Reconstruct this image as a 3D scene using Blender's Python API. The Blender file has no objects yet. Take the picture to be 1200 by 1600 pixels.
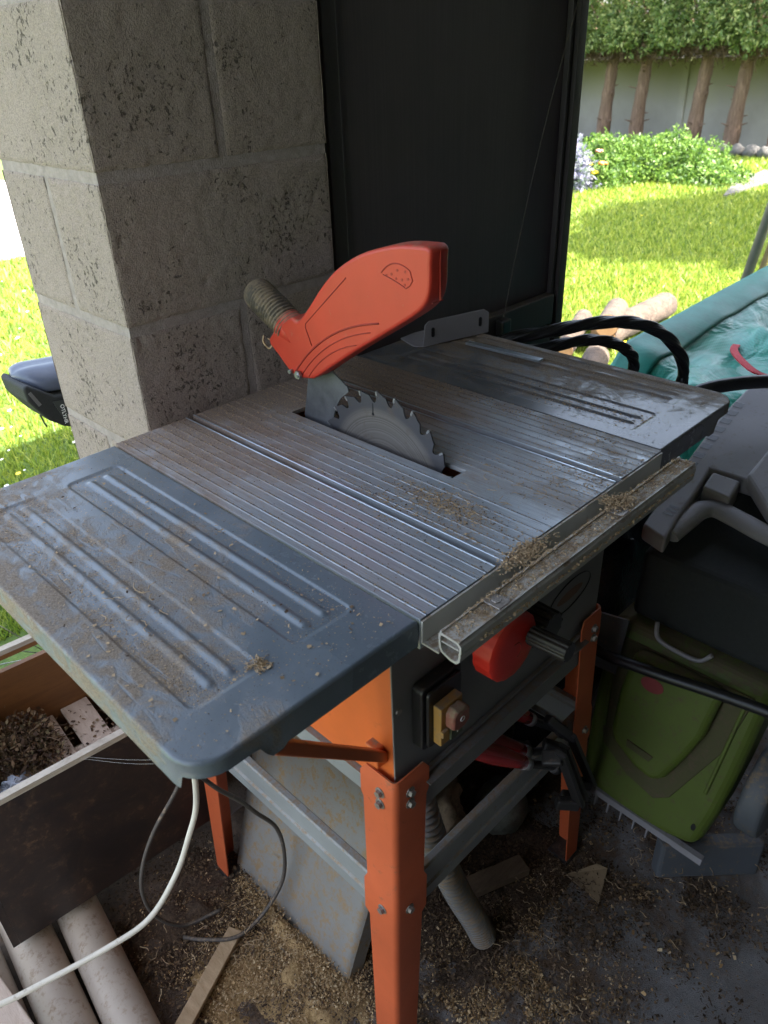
import bpy, bmesh, math, random
import numpy as np
from mathutils import Vector, Matrix, noise as mnoise
from math import sin, cos, pi, radians, sqrt, atan2

SC = bpy.context.scene
COL = SC.collection
random.seed(7)
RNG = np.random.default_rng(11)

# ------------------------------------------------------------------ camera
cam_data = bpy.data.cameras.new("camera")
cam = bpy.data.objects.new("camera", cam_data)
COL.objects.link(cam)
cam.location = (-0.6277, -0.3708, 1.2943)
cam.rotation_euler = (1.0292, 0.0337, -0.7929)
cam_data.sensor_fit = 'HORIZONTAL'
cam_data.sensor_width = 36.0
cam_data.lens = 36.0 * 1193.5 / 1200.0
cam_data.clip_start = 0.02
cam_data.clip_end = 500.0
cam_data.dof.use_dof = True
cam_data.dof.focus_distance = 1.08
cam_data.dof.aperture_fstop = 13.0
SC.camera = cam

# ------------------------------------------------------------------ world and sun
SUN_EL, SUN_AZ = radians(56), radians(-80)      # the direction the sun stands in, seen from the scene
w = bpy.data.worlds.new("World")
SC.world = w
w.use_nodes = True
wt = w.node_tree
sky = wt.nodes.new("ShaderNodeTexSky")
sky.sky_type = 'NISHITA'
sky.sun_disc = False
sky.sun_elevation = SUN_EL
sky.sun_rotation = radians(90) - SUN_AZ
sky.dust_density = 4.0
sky.ozone_density = 0.4
sky.air_density = 1.0
hsv = wt.nodes.new("ShaderNodeHueSaturation")
hsv.inputs['Saturation'].default_value = 0.72       # sky desaturated for a less blue light in the shelter
wt.links.new(sky.outputs[0], hsv.inputs['Color'])
wt.links.new(hsv.outputs[0], wt.nodes["Background"].inputs[0])
wt.nodes["Background"].inputs[1].default_value = 0.15

sl = bpy.data.lights.new("sun", 'SUN')
sl.energy = 4.5
sl.angle = radians(0.6)
sl.color = (1.0, 0.95, 0.86)
so = bpy.data.objects.new("sun", sl)
COL.objects.link(so)
d = Vector((cos(SUN_EL) * cos(SUN_AZ), cos(SUN_EL) * sin(SUN_AZ), sin(SUN_EL)))
so.rotation_euler = d.to_track_quat('Z', 'Y').to_euler()
so.location = (0, -6, 9)

SC.view_settings.view_transform = 'Standard'
SC.view_settings.look = 'None'
SC.view_settings.exposure = 2.95
SC.view_settings.gamma = 1.0
SC.cycles.use_denoising = True
SC.cycles.max_bounces = 8
SC.cycles.diffuse_bounces = 5


# ------------------------------------------------------------------ material helpers
class NT:
    def __init__(self, name):
        self.m = bpy.data.materials.new(name)
        self.m.use_nodes = True
        self.t = self.m.node_tree
        self.b = self.t.nodes["Principled BSDF"]
        self.tc = self.t.nodes.new("ShaderNodeTexCoord")

    def n(self, typ, **kw):
        nd = self.t.nodes.new(typ)
        for k, v in kw.items():
            setattr(nd, k, v)
        return nd

    def set(self, sock, v):
        if hasattr(v, 'is_output') or isinstance(v, bpy.types.NodeSocket):
            self.t.links.new(v, sock)
        elif isinstance(v, (tuple, list)) and len(v) == 3 and sock.type == 'RGBA':
            sock.default_value = (*v, 1)
        else:
            sock.default_value = v

    def coord(self, scale=(1, 1, 1), rot=(0, 0, 0)):
        mp = self.n("ShaderNodeMapping")
        self.set(mp.inputs[0], self.tc.outputs['Object'])
        mp.inputs['Scale'].default_value = scale
        mp.inputs['Rotation'].default_value = rot
        return mp.outputs[0]

    def noise(self, scale, detail=4, rough=0.55, vec=None, dist=0.0):
        nd = self.n("ShaderNodeTexNoise")
        self.set(nd.inputs['Vector'], vec if vec is not None else self.tc.outputs['Object'])
        nd.inputs['Scale'].default_value = scale
        nd.inputs['Detail'].default_value = detail
        nd.inputs['Roughness'].default_value = rough
        nd.inputs['Distortion'].default_value = dist
        return nd.outputs[0]

    def voro(self, scale, vec=None, feature='F1', rnd=1.0):
        nd = self.n("ShaderNodeTexVoronoi", feature=feature)
        self.set(nd.inputs['Vector'], vec if vec is not None else self.tc.outputs['Object'])
        nd.inputs['Scale'].default_value = scale
        nd.inputs['Randomness'].default_value = rnd
        return nd.outputs[0]

    def wave(self, scale, vec=None, dist=2.0, direction='X', detail=2):
        nd = self.n("ShaderNodeTexWave", bands_direction=direction)
        self.set(nd.inputs['Vector'], vec if vec is not None else self.tc.outputs['Object'])
        nd.inputs['Scale'].default_value = scale
        nd.inputs['Distortion'].default_value = dist
        nd.inputs['Detail'].default_value = detail
        return nd.outputs[1]

    def rr(self, fac, lo, hi, a=0.0, b=1.0):
        nd = self.n("ShaderNodeMapRange")
        nd.clamp = True
        self.set(nd.inputs[0], fac)
        for i, v in enumerate((lo, hi, a, b)):
            self.set(nd.inputs[i + 1], v)
        return nd.outputs[0]

    def math(self, op, a, b=0.0):
        nd = self.n("ShaderNodeMath", operation=op)
        self.set(nd.inputs[0], a)
        self.set(nd.inputs[1], b)
        return nd.outputs[0]

    def mix(self, fac, a, b):
        nd = self.n("ShaderNodeMix", data_type='RGBA')
        self.set(nd.inputs[0], fac)
        self.set(nd.inputs[6], a)
        self.set(nd.inputs[7], b)
        return nd.outputs[2]

    def xyz(self, sock=None):
        nd = self.n("ShaderNodeSeparateXYZ")
        self.set(nd.inputs[0], sock if sock is not None else self.tc.outputs['Object'])
        return nd.outputs

    def upness(self):
        g = self.n("ShaderNodeNewGeometry")
        return self.xyz(g.outputs['Normal'])[2]

    def bump(self, h, strength=0.3, dist=0.002, prev=None):
        nd = self.n("ShaderNodeBump")
        nd.inputs['Strength'].default_value = strength
        nd.inputs['Distance'].default_value = dist
        self.set(nd.inputs['Height'], h)
        if prev is not None:
            self.set(nd.inputs['Normal'], prev)
        return nd.outputs[0]

    def out(self, col=None, rough=None, metal=None, normal=None, spec=None):
        if col is not None: self.set(self.b.inputs['Base Color'], col)
        if rough is not None: self.set(self.b.inputs['Roughness'], rough)
        if metal is not None: self.set(self.b.inputs['Metallic'], metal)
        if normal is not None: self.set(self.b.inputs['Normal'], normal)
        if spec is not None: self.b.inputs['Specular IOR Level'].default_value = spec
        return self.m


DUST = (0.25, 0.18, 0.115)
DUST2 = (0.17, 0.115, 0.07)


def painted(name, base, rough=0.4, metal=0.0, dust=0.35, side=0.12, wear=0.1, bumps=0.15, dustcol=DUST, scale=1.0, spec=0.5):
    """A surface in its own colour, with mottling, fine scratches and dust lying on it."""
    t = NT(name)
    n1 = t.noise(9 * scale, 5, 0.6)
    n2 = t.noise(160 * scale, 3, 0.7)
    n3 = t.noise(45 * scale, 6, 0.7)
    c = t.mix(t.rr(n1, 0.3, 0.7), tuple(x * 0.86 for x in base), tuple(min(1, x * 1.1) for x in base))
    dark = tuple(x * 0.35 for x in base)
    c = t.mix(t.rr(n3, 0.62, 0.72, 0, wear), c, dark)
    up = t.rr(t.upness(), 0.1, 0.9, side, dust)
    s = t.math('ADD', t.math('MULTIPLY', n2, 0.45), t.math('MULTIPLY', n3, 0.75))
    thr = t.math('SUBTRACT', 0.86, t.math('MULTIPLY', up, 0.5))
    k = t.rr(t.math('SUBTRACT', s, thr), -0.07, 0.09)
    k = t.math('MAXIMUM', k, t.math('MULTIPLY', up, 0.45))
    c = t.mix(k, c, dustcol)
    r = t.rr(k, 0, 1, rough, 0.95)
    return t.out(c, r, metal if metal == 0 else t.rr(k, 0, 0.6, metal, 0.0), t.bump(t.math('ADD', n2, n3), bumps, 0.0012), spec)


def plain(name, col, rough=0.6, metal=0.0, var=0.15, bumps=0.1, scale=30, bd=0.002):
    t = NT(name)
    n = t.noise(scale, 5, 0.65)
    c = t.mix(t.rr(n, 0.3, 0.7), tuple(x * (1 - var) for x in col), tuple(min(1, x * (1 + var)) for x in col))
    return t.out(c, rough, metal, t.bump(t.noise(scale * 5, 3, 0.6), bumps, bd))


M = {}


def block_mat(name, base):
    t = NT(name)
    v = t.coord((1, 1, 0.8))
    pits = t.noise(170, 4, 0.7, v, 0.4)
    pits2 = t.noise(75, 4, 0.7, v, 0.6)
    zone = t.noise(11, 3, 0.6)
    fine = t.noise(520, 3, 0.8)
    pit = t.rr(t.math('SUBTRACT', pits, t.rr(zone, 0.35, 0.65, 0.68, 0.57)), 0.0, 0.03)
    pit = t.math('MAXIMUM', pit, t.rr(t.math('SUBTRACT', pits2, t.rr(zone, 0.35, 0.65, 0.74, 0.62)), 0.0, 0.03))
    c = t.mix(t.rr(fine, 0.35, 0.65), tuple(x * 0.68 for x in base), tuple(x * 1.30 for x in base))
    c = t.mix(t.rr(zone, 0.3, 0.7, 0, 0.3), c, (0.25, 0.205, 0.16))
    c = t.mix(t.math('MULTIPLY', pit, 0.75), c, (0.05, 0.042, 0.035))
    h = t.math('SUBTRACT', t.math('MULTIPLY', fine, 0.5), t.math('MULTIPLY', pit, 1.2))
    h = t.math('ADD', h, t.math('MULTIPLY', t.noise(130, 3, 0.7), 0.4))
    return t.out(c, 0.95, 0, t.bump(h, 0.8, 0.003), 0.15)


M['block'] = block_mat('concrete_block', (0.325, 0.262, 0.225))
M['mortar'] = plain('mortar', (0.30, 0.25, 0.225), 0.95, 0, 0.2, 0.6, 90)
M['plaster'] = plain('rough_wall', (0.16, 0.15, 0.14), 0.95, 0, 0.25, 0.4, 8)
M['ceiling'] = plain('ceiling_boards', (0.16, 0.13, 0.1), 0.9, 0, 0.3, 0.4, 12)

# main aluminium table: drawn lines along Y, brown dust towards the rear and in patches
t = NT('table_aluminium')
dl = t.noise(700, 3, 0.65, t.coord((1, 0.015, 1)))
x, y, z = t.xyz()
y = t.math('ADD', y, 0.28)
big = t.noise(5.5, 5, 0.65, t.coord((1.5, 0.7, 1)), 0.6)
mid = t.noise(30, 5, 0.7, t.coord((1, 0.6, 1)), 0.5)
fin = t.noise(480, 3, 0.75)
streak = t.noise(150, 4, 0.65, t.coord((1, 0.03, 1)))
c = t.mix(t.rr(dl, 0.35, 0.65), (0.27, 0.30, 0.325), (0.41, 0.44, 0.46))
c = t.mix(t.math('MULTIPLY', t.rr(streak, 0.60, 0.66), t.rr(mid, 0.48, 0.6)), c, (0.12, 0.12, 0.12))
rear = t.rr(y, 0.20, 0.52, -0.06, 0.50)
right = t.rr(x, 0.0, 0.06, 0.0, 0.17)
am = t.math('ADD', t.math('ADD', rear, right), t.math('SUBTRACT', big, 0.5))
s_ = t.math('ADD', t.math('MULTIPLY', mid, 0.55), t.math('ADD', t.math('MULTIPLY', fin, 0.40), t.math('MULTIPLY', streak, 0.15)))
k = t.rr(t.math('ADD', s_, am), 0.50, 0.92)
k = t.math('MULTIPLY', k, 0.9)
c = t.mix(k, c, t.mix(t.rr(fin, 0.35, 0.65), (0.12, 0.08, 0.055), (0.28, 0.195, 0.13)))
M['alu_table'] = t.out(c, t.rr(k, 0, 0.8, 0.33, 0.85), t.rr(k, 0, 0.5, 0.35, 0.0), t.bump(t.math('ADD', t.math('MULTIPLY', dl, 0.4), t.math('MULTIPLY', fin, k)), 0.35, 0.0008))


def ext_mat(name, paint, heavy, sgn):
    """Painted sheet wing: blue-grey paint under dust with wiped and washed patches."""
    t = NT(name)
    x, y, z = t.xyz()
    y = t.math('ADD', y, 0.28)
    big = t.noise(4.2, 4, 0.6, t.coord((1.3, 1, 1)), 1.0)
    blot = t.noise(26, 6, 0.68, t.coord((1, 0.8, 1)), 1.3)
    mid = t.noise(70, 5, 0.7)
    fin = t.noise(520, 3, 0.75)
    smear = t.noise(20, 4, 0.6, t.coord((2.6, 0.5, 1), (0, 0, radians(24))), 1.6)
    out = t.rr(t.math('MULTIPLY', x, sgn), 0.25, 0.42, -0.13, 0.20)
    lo = t.rr(y, 0.0, 0.35, -0.10, 0.08)
    am = t.math('ADD', t.math('ADD', out, lo), t.math('SUBTRACT', big, 0.5))
    s = t.math('ADD', t.math('MULTIPLY', blot, 0.75), t.math('ADD', t.math('MULTIPLY', mid, 0.25), t.math('MULTIPLY', fin, 0.22)))
    k = t.rr(t.math('ADD', s, am), 0.66 - heavy, 0.86 - heavy)
    wipe = t.math('MULTIPLY', t.rr(smear, 0.56, 0.64), t.rr(am, -0.05, 0.15))
    k = t.math('MULTIPLY', k, t.rr(wipe, 0, 1, 0.93, 0.12))
    c = t.mix(t.rr(big, 0.35, 0.65), tuple(q * 0.85 for q in paint), tuple(q * 1.1 for q in paint))
    film = t.math('MULTIPLY', t.rr(am, -0.15, 0.3, 0.06, 0.4), t.rr(mid, 0.3, 0.7, 0.7, 1.0))
    c = t.mix(film, c, (0.30, 0.29, 0.285))
    c = t.mix(k, c, t.mix(t.rr(fin, 0.35, 0.65), (0.14, 0.10, 0.065), (0.30, 0.235, 0.165)))
    speck = t.rr(t.voro(260), 0.16, 0.1)
    c = t.mix(t.math('MULTIPLY', speck, 0.5), c, (0.07, 0.05, 0.035))
    r = t.rr(k, 0, 1, t.rr(film, 0.05, 0.4, 0.27, 0.5), 0.9)
    return t.out(c, r, 0.0, t.bump(t.math('MULTIPLY', t.math('ADD', fin, t.math('MULTIPLY', blot, 0.7)), t.rr(k, 0, 1, 0.06, 1.0)), 0.5, 0.0012), 0.5)


M['ext_left'] = ext_mat('wing_paint_left', (0.12, 0.15, 0.172), 0.0, -1.0)
M['ext_right'] = ext_mat('wing_paint_right', (0.10, 0.105, 0.11), 0.08, 1.0)
M['orange'] = painted('orange_paint', (0.62, 0.125, 0.022), 0.42, 0, 0.5, 0.05, 0.25, 0.08)
M['orange_leg'] = painted('orange_leg_paint', (0.58, 0.105, 0.03), 0.5, 0, 0.5, 0.2, 0.6, 0.1, dustcol=(0.34, 0.14, 0.07))
M['grey_panel'] = painted('grey_panel_paint', (0.17, 0.165, 0.165), 0.5, 0, 0.6, 0.16, 0.1, 0.12, dustcol=(0.2, 0.15, 0.11))
M['grey_steel'] = painted('grey_steel_paint', (0.23, 0.24, 0.235), 0.45, 0, 0.6, 0.2, 0.2, 0.12)
M['sheet'] = painted('grey_sheet', (0.20, 0.205, 0.195), 0.45, 0.0, 0.6, 0.42, 0.15, 0.15, dustcol=(0.27, 0.18, 0.09))
M['guard'] = painted('red_plastic', (0.52, 0.030, 0.013), 0.42, 0, 0.55, 0.13, 0.0, 0.08, dustcol=(0.42, 0.14, 0.09))
M['guard_line'] = plain('red_plastic_groove', (0.30, 0.022, 0.012), 0.6)
M['red_wheel'] = painted('red_wheel_plastic', (0.66, 0.022, 0.012), 0.42, 0, 0.45, 0.06, 0.0, 0.08)
M['blade'] = None
M['steel'] = plain('bare_steel', (0.42, 0.42, 0.42), 0.35, 0.85, 0.2, 0.1, 60)
M['bolt'] = plain('zinc_bolt', (0.30, 0.27, 0.24), 0.45, 0.6, 0.3, 0.2, 200)
M['alu'] = painted('rail_aluminium', (0.52, 0.51, 0.46), 0.4, 0.3, 0.55, 0.1, 0.1, 0.12)
M['alu_clean'] = plain('bright_aluminium', (0.5, 0.56, 0.6), 0.3, 0.8, 0.12, 0.1, 80)
M['black'] = painted('black_plastic', (0.012, 0.012, 0.013), 0.35, 0, 0.35, 0.08, 0, 0.1, dustcol=(0.13, 0.09, 0.06))
M['black_clean'] = plain('black_rubber', (0.012, 0.012, 0.013), 0.4, 0, 0.2, 0.15, 60)
M['yellow'] = painted('yellow_plastic', (0.42, 0.21, 0.03), 0.55, 0, 0.6, 0.4, 0.1, 0.15)
M['button_red'] = painted('red_button', (0.26, 0.06, 0.045), 0.6, 0, 0.7, 0.4, 0, 0.2)
M['button_green'] = painted('green_button', (0.035, 0.06, 0.03), 0.5, 0, 0.6, 0.3, 0, 0.2)
M['clamp_red'] = painted('red_lacquer', (0.32, 0.008, 0.012), 0.22, 0, 0.4, 0.08, 0, 0.05)
M['iron'] = painted('black_iron', (0.022, 0.022, 0.024), 0.45, 0.2, 0.35, 0.1, 0, 0.3, dustcol=(0.14, 0.1, 0.07))
M['ivory'] = painted('ivory_cable', (0.62, 0.57, 0.46), 0.45, 0, 0.3, 0.12, 0.1, 0.1)
M['cable_black'] = painted('dusty_black_cable', (0.04, 0.037, 0.034), 0.6, 0, 0.5, 0.25, 0, 0.2)
M['pipe'] = painted('cream_pipe', (0.46, 0.385, 0.30), 0.5, 0, 0.40, 0.25, 0.0, 0.15, dustcol=(0.3, 0.22, 0.15))
M['hose'] = painted('grey_hose', (0.15, 0.15, 0.14), 0.45, 0, 0.6, 0.3, 0, 0.3)
M['lime'] = painted('lime_plastic', (0.085, 0.13, 0.009), 0.5, 0, 0.7, 0.30, 0.1, 0.1, dustcol=(0.12, 0.1, 0.05))
M['lime_dark'] = painted('dusty_green_channel', (0.075, 0.075, 0.025), 0.8, 0, 0.7, 0.4, 0.1, 0.2, dustcol=(0.11, 0.085, 0.05))
M['greybox'] = painted('grey_plastic', (0.27, 0.255, 0.26), 0.5, 0, 0.3, 0.12, 0.1, 0.12, dustcol=(0.23, 0.2, 0.18))
M['bluegrey'] = painted('blue_grey_plastic', (0.07, 0.09, 0.11), 0.5, 0, 0.5, 0.3, 0.1, 0.1)
M['pole_grey'] = plain('weathered_grey_pole', (0.13, 0.125, 0.11), 0.6)
M['cardboard'] = plain('cardboard', (0.24, 0.165, 0.09), 0.9, 0, 0.2, 0.2, 40)
M['chip'] = plain('pale_wood_chip', (0.40, 0.28, 0.155), 0.9, 0, 0.35, 0.1, 90)
M['chip_dark'] = plain('brown_wood_chip', (0.19, 0.115, 0.06), 0.95, 0, 0.5, 0.1, 90)
M['twine'] = plain('cobweb', (0.55, 0.53, 0.5), 0.8)
M['stone'] = plain('stone', (0.10, 0.095, 0.088), 0.95, 0, 0.3, 0.6, 20, 0.01)
M['bark'] = None

# saw blade: concentric brushing
t = NT('blade_steel')
x, y, z = t.xyz()
dy = y; dz = t.math('SUBTRACT', z, 0.7975)
rad = t.math('SQRT', t.math('ADD', t.math('MULTIPLY', dy, dy), t.math('MULTIPLY', dz, dz)))
cmb = t.n("ShaderNodeCombineXYZ"); t.set(cmb.inputs[0], rad)
ring = t.noise(330, 4, 0.85, cmb.outputs[0])
sp = t.noise(50, 5, 0.7)
edge = t.rr(rad, 0.094, 0.104)
c = t.mix(t.rr(ring, 0.3, 0.7), (0.075, 0.065, 0.058), (0.26, 0.24, 0.22))
c = t.mix(edge, c, (0.085, 0.083, 0.09))
c = t.mix(t.rr(sp, 0.55, 0.7, 0, 0.6), c, (0.13, 0.10, 0.08))
M['blade'] = t.out(c, 0.42, 0.45, t.bump(ring, 0.25, 0.0006))


def wood(name, a, b, sc=6, axis=(1, 12, 12), rough=0.8, bumps=0.3):
    t = NT(name)
    g = t.noise(sc, 6, 0.7, t.coord(axis), 0.6)
    f = t.noise(sc * 9, 4, 0.7, t.coord(axis))
    c = t.mix(t.rr(g, 0.3, 0.7), a, b)
    c = t.mix(t.rr(f, 0.55, 0.75, 0, 0.4), c, tuple(q * 0.5 for q in a))
    return t.out(c, rough, 0, t.bump(t.math('ADD', g, f), bumps, 0.002))


M['ply_edge'] = wood('pale_plywood_edge', (0.30, 0.25, 0.185), (0.50, 0.44, 0.35), 8, (2, 2, 60))
M['slat'] = wood('crate_slat', (0.36, 0.27, 0.2), (0.52, 0.41, 0.32), 9, (8, 1.5, 8))
M['stick'] = wood('stick_wood', (0.34, 0.22, 0.11), (0.5, 0.35, 0.2), 10, (8, 1.5, 8))
M['stick_dark'] = wood('dirty_offcut_wood', (0.09, 0.055, 0.03), (0.18, 0.12, 0.07), 10, (1.5, 8, 8))
M['ply_orange'] = wood('varnished_ply', (0.13, 0.055, 0.018), (0.23, 0.10, 0.03), 5, (1, 1, 8), 0.5, 0.1)
t = NT('film_faced_ply')
n1 = t.noise(14, 6, 0.72, None, 0.8); n2 = t.noise(70, 5, 0.7)
c = t.mix(t.rr(n1, 0.4, 0.65), (0.016, 0.011, 0.010), (0.035, 0.020, 0.014))
c = t.mix(t.math('MULTIPLY', t.rr(n2, 0.52, 0.72), t.rr(n1, 0.45, 0.65)), c, (0.13, 0.075, 0.04))
M['film_ply'] = t.out(c, 0.42, 0, t.bump(n2, 0.12, 0.001))
t = NT('dark_door_board')
lines = t.noise(260, 2, 0.5, t.coord((1, 1, 0.012)))
n1 = t.noise(5, 4, 0.6)
c = t.mix(t.rr(lines, 0.35, 0.65), (0.064, 0.050, 0.052), (0.076, 0.060, 0.062))
c = t.mix(t.rr(n1, 0.45, 0.75, 0, 0.4), c, (0.03, 0.028, 0.032))
M['door'] = t.out(c, 0.55, 0, t.bump(lines, 0.15, 0.0008))
M['door_frame'] = painted('dark_frame_wood', (0.035, 0.03, 0.028), 0.6, 0, 0.5, 0.15, 0, 0.3, dustcol=(0.14, 0.1, 0.07))

# floor: grey concrete under brown dirt and sawdust
t = NT('concrete_floor')
x, y, z = t.xyz()
n1 = t.noise(7, 6, 0.7, None, 0.7); n2 = t.noise(60, 6, 0.75); n3 = t.noise(500, 3, 0.7)
c = t.mix(t.rr(n2, 0.3, 0.7), (0.17, 0.158, 0.148), (0.28, 0.262, 0.248))
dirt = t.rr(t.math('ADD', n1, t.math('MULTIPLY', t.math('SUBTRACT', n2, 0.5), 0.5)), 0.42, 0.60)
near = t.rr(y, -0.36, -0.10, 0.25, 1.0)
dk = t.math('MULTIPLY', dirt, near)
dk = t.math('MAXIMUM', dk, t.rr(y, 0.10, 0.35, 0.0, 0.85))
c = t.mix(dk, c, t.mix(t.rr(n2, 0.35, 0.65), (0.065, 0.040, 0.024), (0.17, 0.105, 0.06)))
c = t.mix(t.rr(n3, 0.62, 0.7, 0, 0.5), c, (0.3, 0.22, 0.13))
M['floor'] = t.out(c, 0.95, 0, t.bump(t.math('ADD', n2, n3), 0.6, 0.004))

t = NT('sawdust')
n2 = t.noise(240, 5, 0.8); n1 = t.noise(25, 4, 0.6)
c = t.mix(t.rr(n2, 0.35, 0.65), (0.28, 0.165, 0.06), (0.60, 0.40, 0.18))
c = t.mix(t.rr(n1, 0.45, 0.65, 0, 0.4), c, (0.17, 0.10, 0.05))
M['sawdust'] = t.out(c, 1.0, 0, t.bump(n2, 0.8, 0.003))
t = NT('dark_litter')
n2 = t.noise(200, 5, 0.8); n1 = t.noise(25, 4, 0.6)
c = t.mix(t.rr(n2, 0.35, 0.65), (0.03, 0.018, 0.010), (0.13, 0.08, 0.045))
M['litter'] = t.out(c, 1.0, 0, t.bump(n2, 0.9, 0.004))

t = NT('lawn_ground')
n1 = t.noise(1.4, 5, 0.65); n2 = t.noise(40, 5, 0.75)
c = t.mix(t.rr(n2, 0.3, 0.7), (0.035, 0.075, 0.010), (0.085, 0.14, 0.02))
c = t.mix(t.rr(n1, 0.45, 0.65, 0, 0.6), c, (0.11, 0.15, 0.025))
M['lawn'] = t.out(c, 0.95, 0, t.bump(n2, 0.6, 0.02))
M['patio'] = plain('pale_paving', (0.45, 0.43, 0.41), 0.9, 0, 0.1, 0.3, 10)


def leafmat(name, cols, rough=0.55, trans=0.35):
    t = NT(name)
    inf = t.n("ShaderNodeNewGeometry")
    rp = t.n("ShaderNodeValToRGB")
    el = rp.color_ramp.elements
    el[0].color = (*cols[0], 1); el[1].color = (*cols[-1], 1)
    for i, q in enumerate(cols[1:-1]):
        e = el.new((i + 1) / (len(cols) - 1)); e.color = (*q, 1)
    t.set(rp.inputs[0], inf.outputs['Random Per Island'])
    t.out(rp.outputs[0], rough)
    tr = t.n("ShaderNodeBsdfTranslucent")
    t.set(tr.inputs[0], rp.outputs[0])
    mx = t.n("ShaderNodeMixShader")
    mx.inputs[0].default_value = trans
    t.t.links.new(t.b.outputs[0], mx.inputs[1]); t.t.links.new(tr.outputs[0], mx.inputs[2])
    t.t.links.new(mx.outputs[0], t.t.nodes["Material Output"].inputs[0])
    return t.m


M['grass'] = leafmat('grass_blades', [(0.07, 0.13, 0.014), (0.15, 0.23, 0.022), (0.25, 0.33, 0.035), (0.37, 0.40, 0.07)], 0.5, 0.45)
M['conifer'] = leafmat('conifer_foliage', [(0.05, 0.10, 0.025), (0.10, 0.16, 0.035), (0.17, 0.23, 0.06), (0.30, 0.33, 0.11)])
M['conifer_dead'] = leafmat('dry_twigs', [(0.05, 0.03, 0.015), (0.12, 0.08, 0.04)], 0.9, 0.1)
M['bush'] = leafmat('bush_leaves', [(0.03, 0.08, 0.012), (0.10, 0.19, 0.03), (0.19, 0.30, 0.05)], 0.45, 0.45)
M['lavender'] = leafmat('lavender_stems', [(0.15, 0.15, 0.24), (0.22, 0.215, 0.29), (0.10, 0.16, 0.07)], 0.7, 0.3)
M['petal_orange'] = plain('orange_petal', (0.8, 0.25, 0.06), 0.6)
M['petal_pink'] = plain('coral_petal', (0.75, 0.28, 0.2), 0.6)
M['petal_white'] = plain('white_petal', (0.6, 0.6, 0.57), 0.6)
M['petal_yellow'] = plain('yellow_petal', (0.85, 0.6, 0.02), 0.5)
M['chip_floor'] = leafmat('floor_chips', [(0.16, 0.085, 0.03), (0.30, 0.175, 0.07), (0.48, 0.31, 0.14), (0.62, 0.46, 0.26)], 0.9, 0.0)
M['chip_dark'] = leafmat('dark_chips', [(0.04, 0.022, 0.012), (0.10, 0.06, 0.03), (0.19, 0.12, 0.065)], 0.9, 0.0)
M['dead_leaf'] = leafmat('dead_leaves', [(0.03, 0.016, 0.009), (0.09, 0.05, 0.025), (0.22, 0.14, 0.07), (0.07, 0.06, 0.02)], 0.9, 0.1)

t = NT('trunk_bark')
g = t.noise(14, 6, 0.7, t.coord((2, 2, 0.35)), 1.0); f = t.noise(70, 4, 0.7, t.coord((1, 1, 0.4)))
c = t.mix(t.rr(g, 0.35, 0.65), (0.10, 0.06, 0.04), (0.26, 0.17, 0.12))
M['bark'] = t.out(c, 0.95, 0, t.bump(t.math('ADD', g, f), 0.8, 0.02))
t = NT('log_bark')
g = t.noise(25, 6, 0.75, t.coord((1, 1, 1)), 1.0)
c = t.mix(t.rr(g, 0.35, 0.65), (0.035, 0.025, 0.019), (0.105, 0.075, 0.055))
M['log_bark'] = t.out(c, 0.95, 0, t.bump(g, 0.8, 0.01))
M['log_end'] = wood('cut_log_end', (0.22, 0.115, 0.045), (0.32, 0.19, 0.09), 12, (1, 1, 1))
t = NT('garden_wall_concrete')
x, y, z = t.xyz()
n1 = t.noise(1.3, 5, 0.6); n2 = t.noise(30, 4, 0.7)
c = t.mix(t.rr(n1, 0.3, 0.7), (0.235, 0.22, 0.195), (0.35, 0.33, 0.29))
moss = t.math('MULTIPLY', t.rr(t.math('ADD', z, t.math('MULTIPLY', n1, 0.6)), 0.8, 1.25), 0.8)
c = t.mix(moss, c, (0.15, 0.155, 0.045))
M['gwall'] = t.out(c, 0.9, 0, t.bump(n2, 0.3, 0.01))

# woven green garden bag
t = NT('green_woven_plastic')
w1 = t.wave(75, t.coord((1, 1, 1)), 0.2, 'Z', 1); w2 = t.wave(75, t.coord((1, -1, 0), (0, 0, 0)), 0.2, 'DIAGONAL', 1)
n1 = t.noise(7, 4, 0.6, None, 0.5)
cr = t.noise(7, 3, 0.5, t.coord((1, 1.4, 1.3)), 0.7)
c = t.mix(t.rr(n1, 0.3, 0.7), (0.010, 0.19, 0.130), (0.032, 0.31, 0.215))
wv = t.math('MULTIPLY', w1, w2)
c = t.mix(t.math('MULTIPLY', wv, 0.35), c, (0.01, 0.09, 0.07))
M['bag'] = t.out(c, 0.38, 0, t.bump(cr, 0.8, 0.03, t.bump(wv, 0.3, 0.001)))
M['bag_band'] = plain('green_hem', (0.010, 0.16, 0.115), 0.5, 0, 0.2, 0.3, 20)
M['red_web'] = plain('red_webbing', (0.45, 0.01, 0.02), 0.7, 0, 0.2, 0.5, 200)
M['saddle'] = plain('blue_grey_vinyl', (0.075, 0.09, 0.125), 0.42, 0, 0.1, 0.1, 30)
M['fabric_black'] = plain('black_fabric', (0.015, 0.017, 0.017), 0.75, 0, 0.2, 0.5, 150)
M['bike_paint'] = plain('dark_blue_paint', (0.02, 0.03, 0.06), 0.3, 0, 0.1)
M['white_ink'] = plain('white_ink', (0.75, 0.75, 0.72), 0.6)
M['wrapper'] = plain('crumpled_silver_wrapper', (0.42, 0.46, 0.52), 0.3, 0.2, 0.3, 0.6, 25, 0.01)


# ------------------------------------------------------------------ mesh helpers
def props(o, label=None, cat=None, group=None, kind=None):
    if label: o['label'] = label
    if cat: o['category'] = cat
    if group: o['group'] = group
    if kind: o['kind'] = kind
    return o


def worigin(p):
    v = Vector((0, 0, 0))
    while p is not None:
        v += p.location
        p = p.parent
    return v


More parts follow.
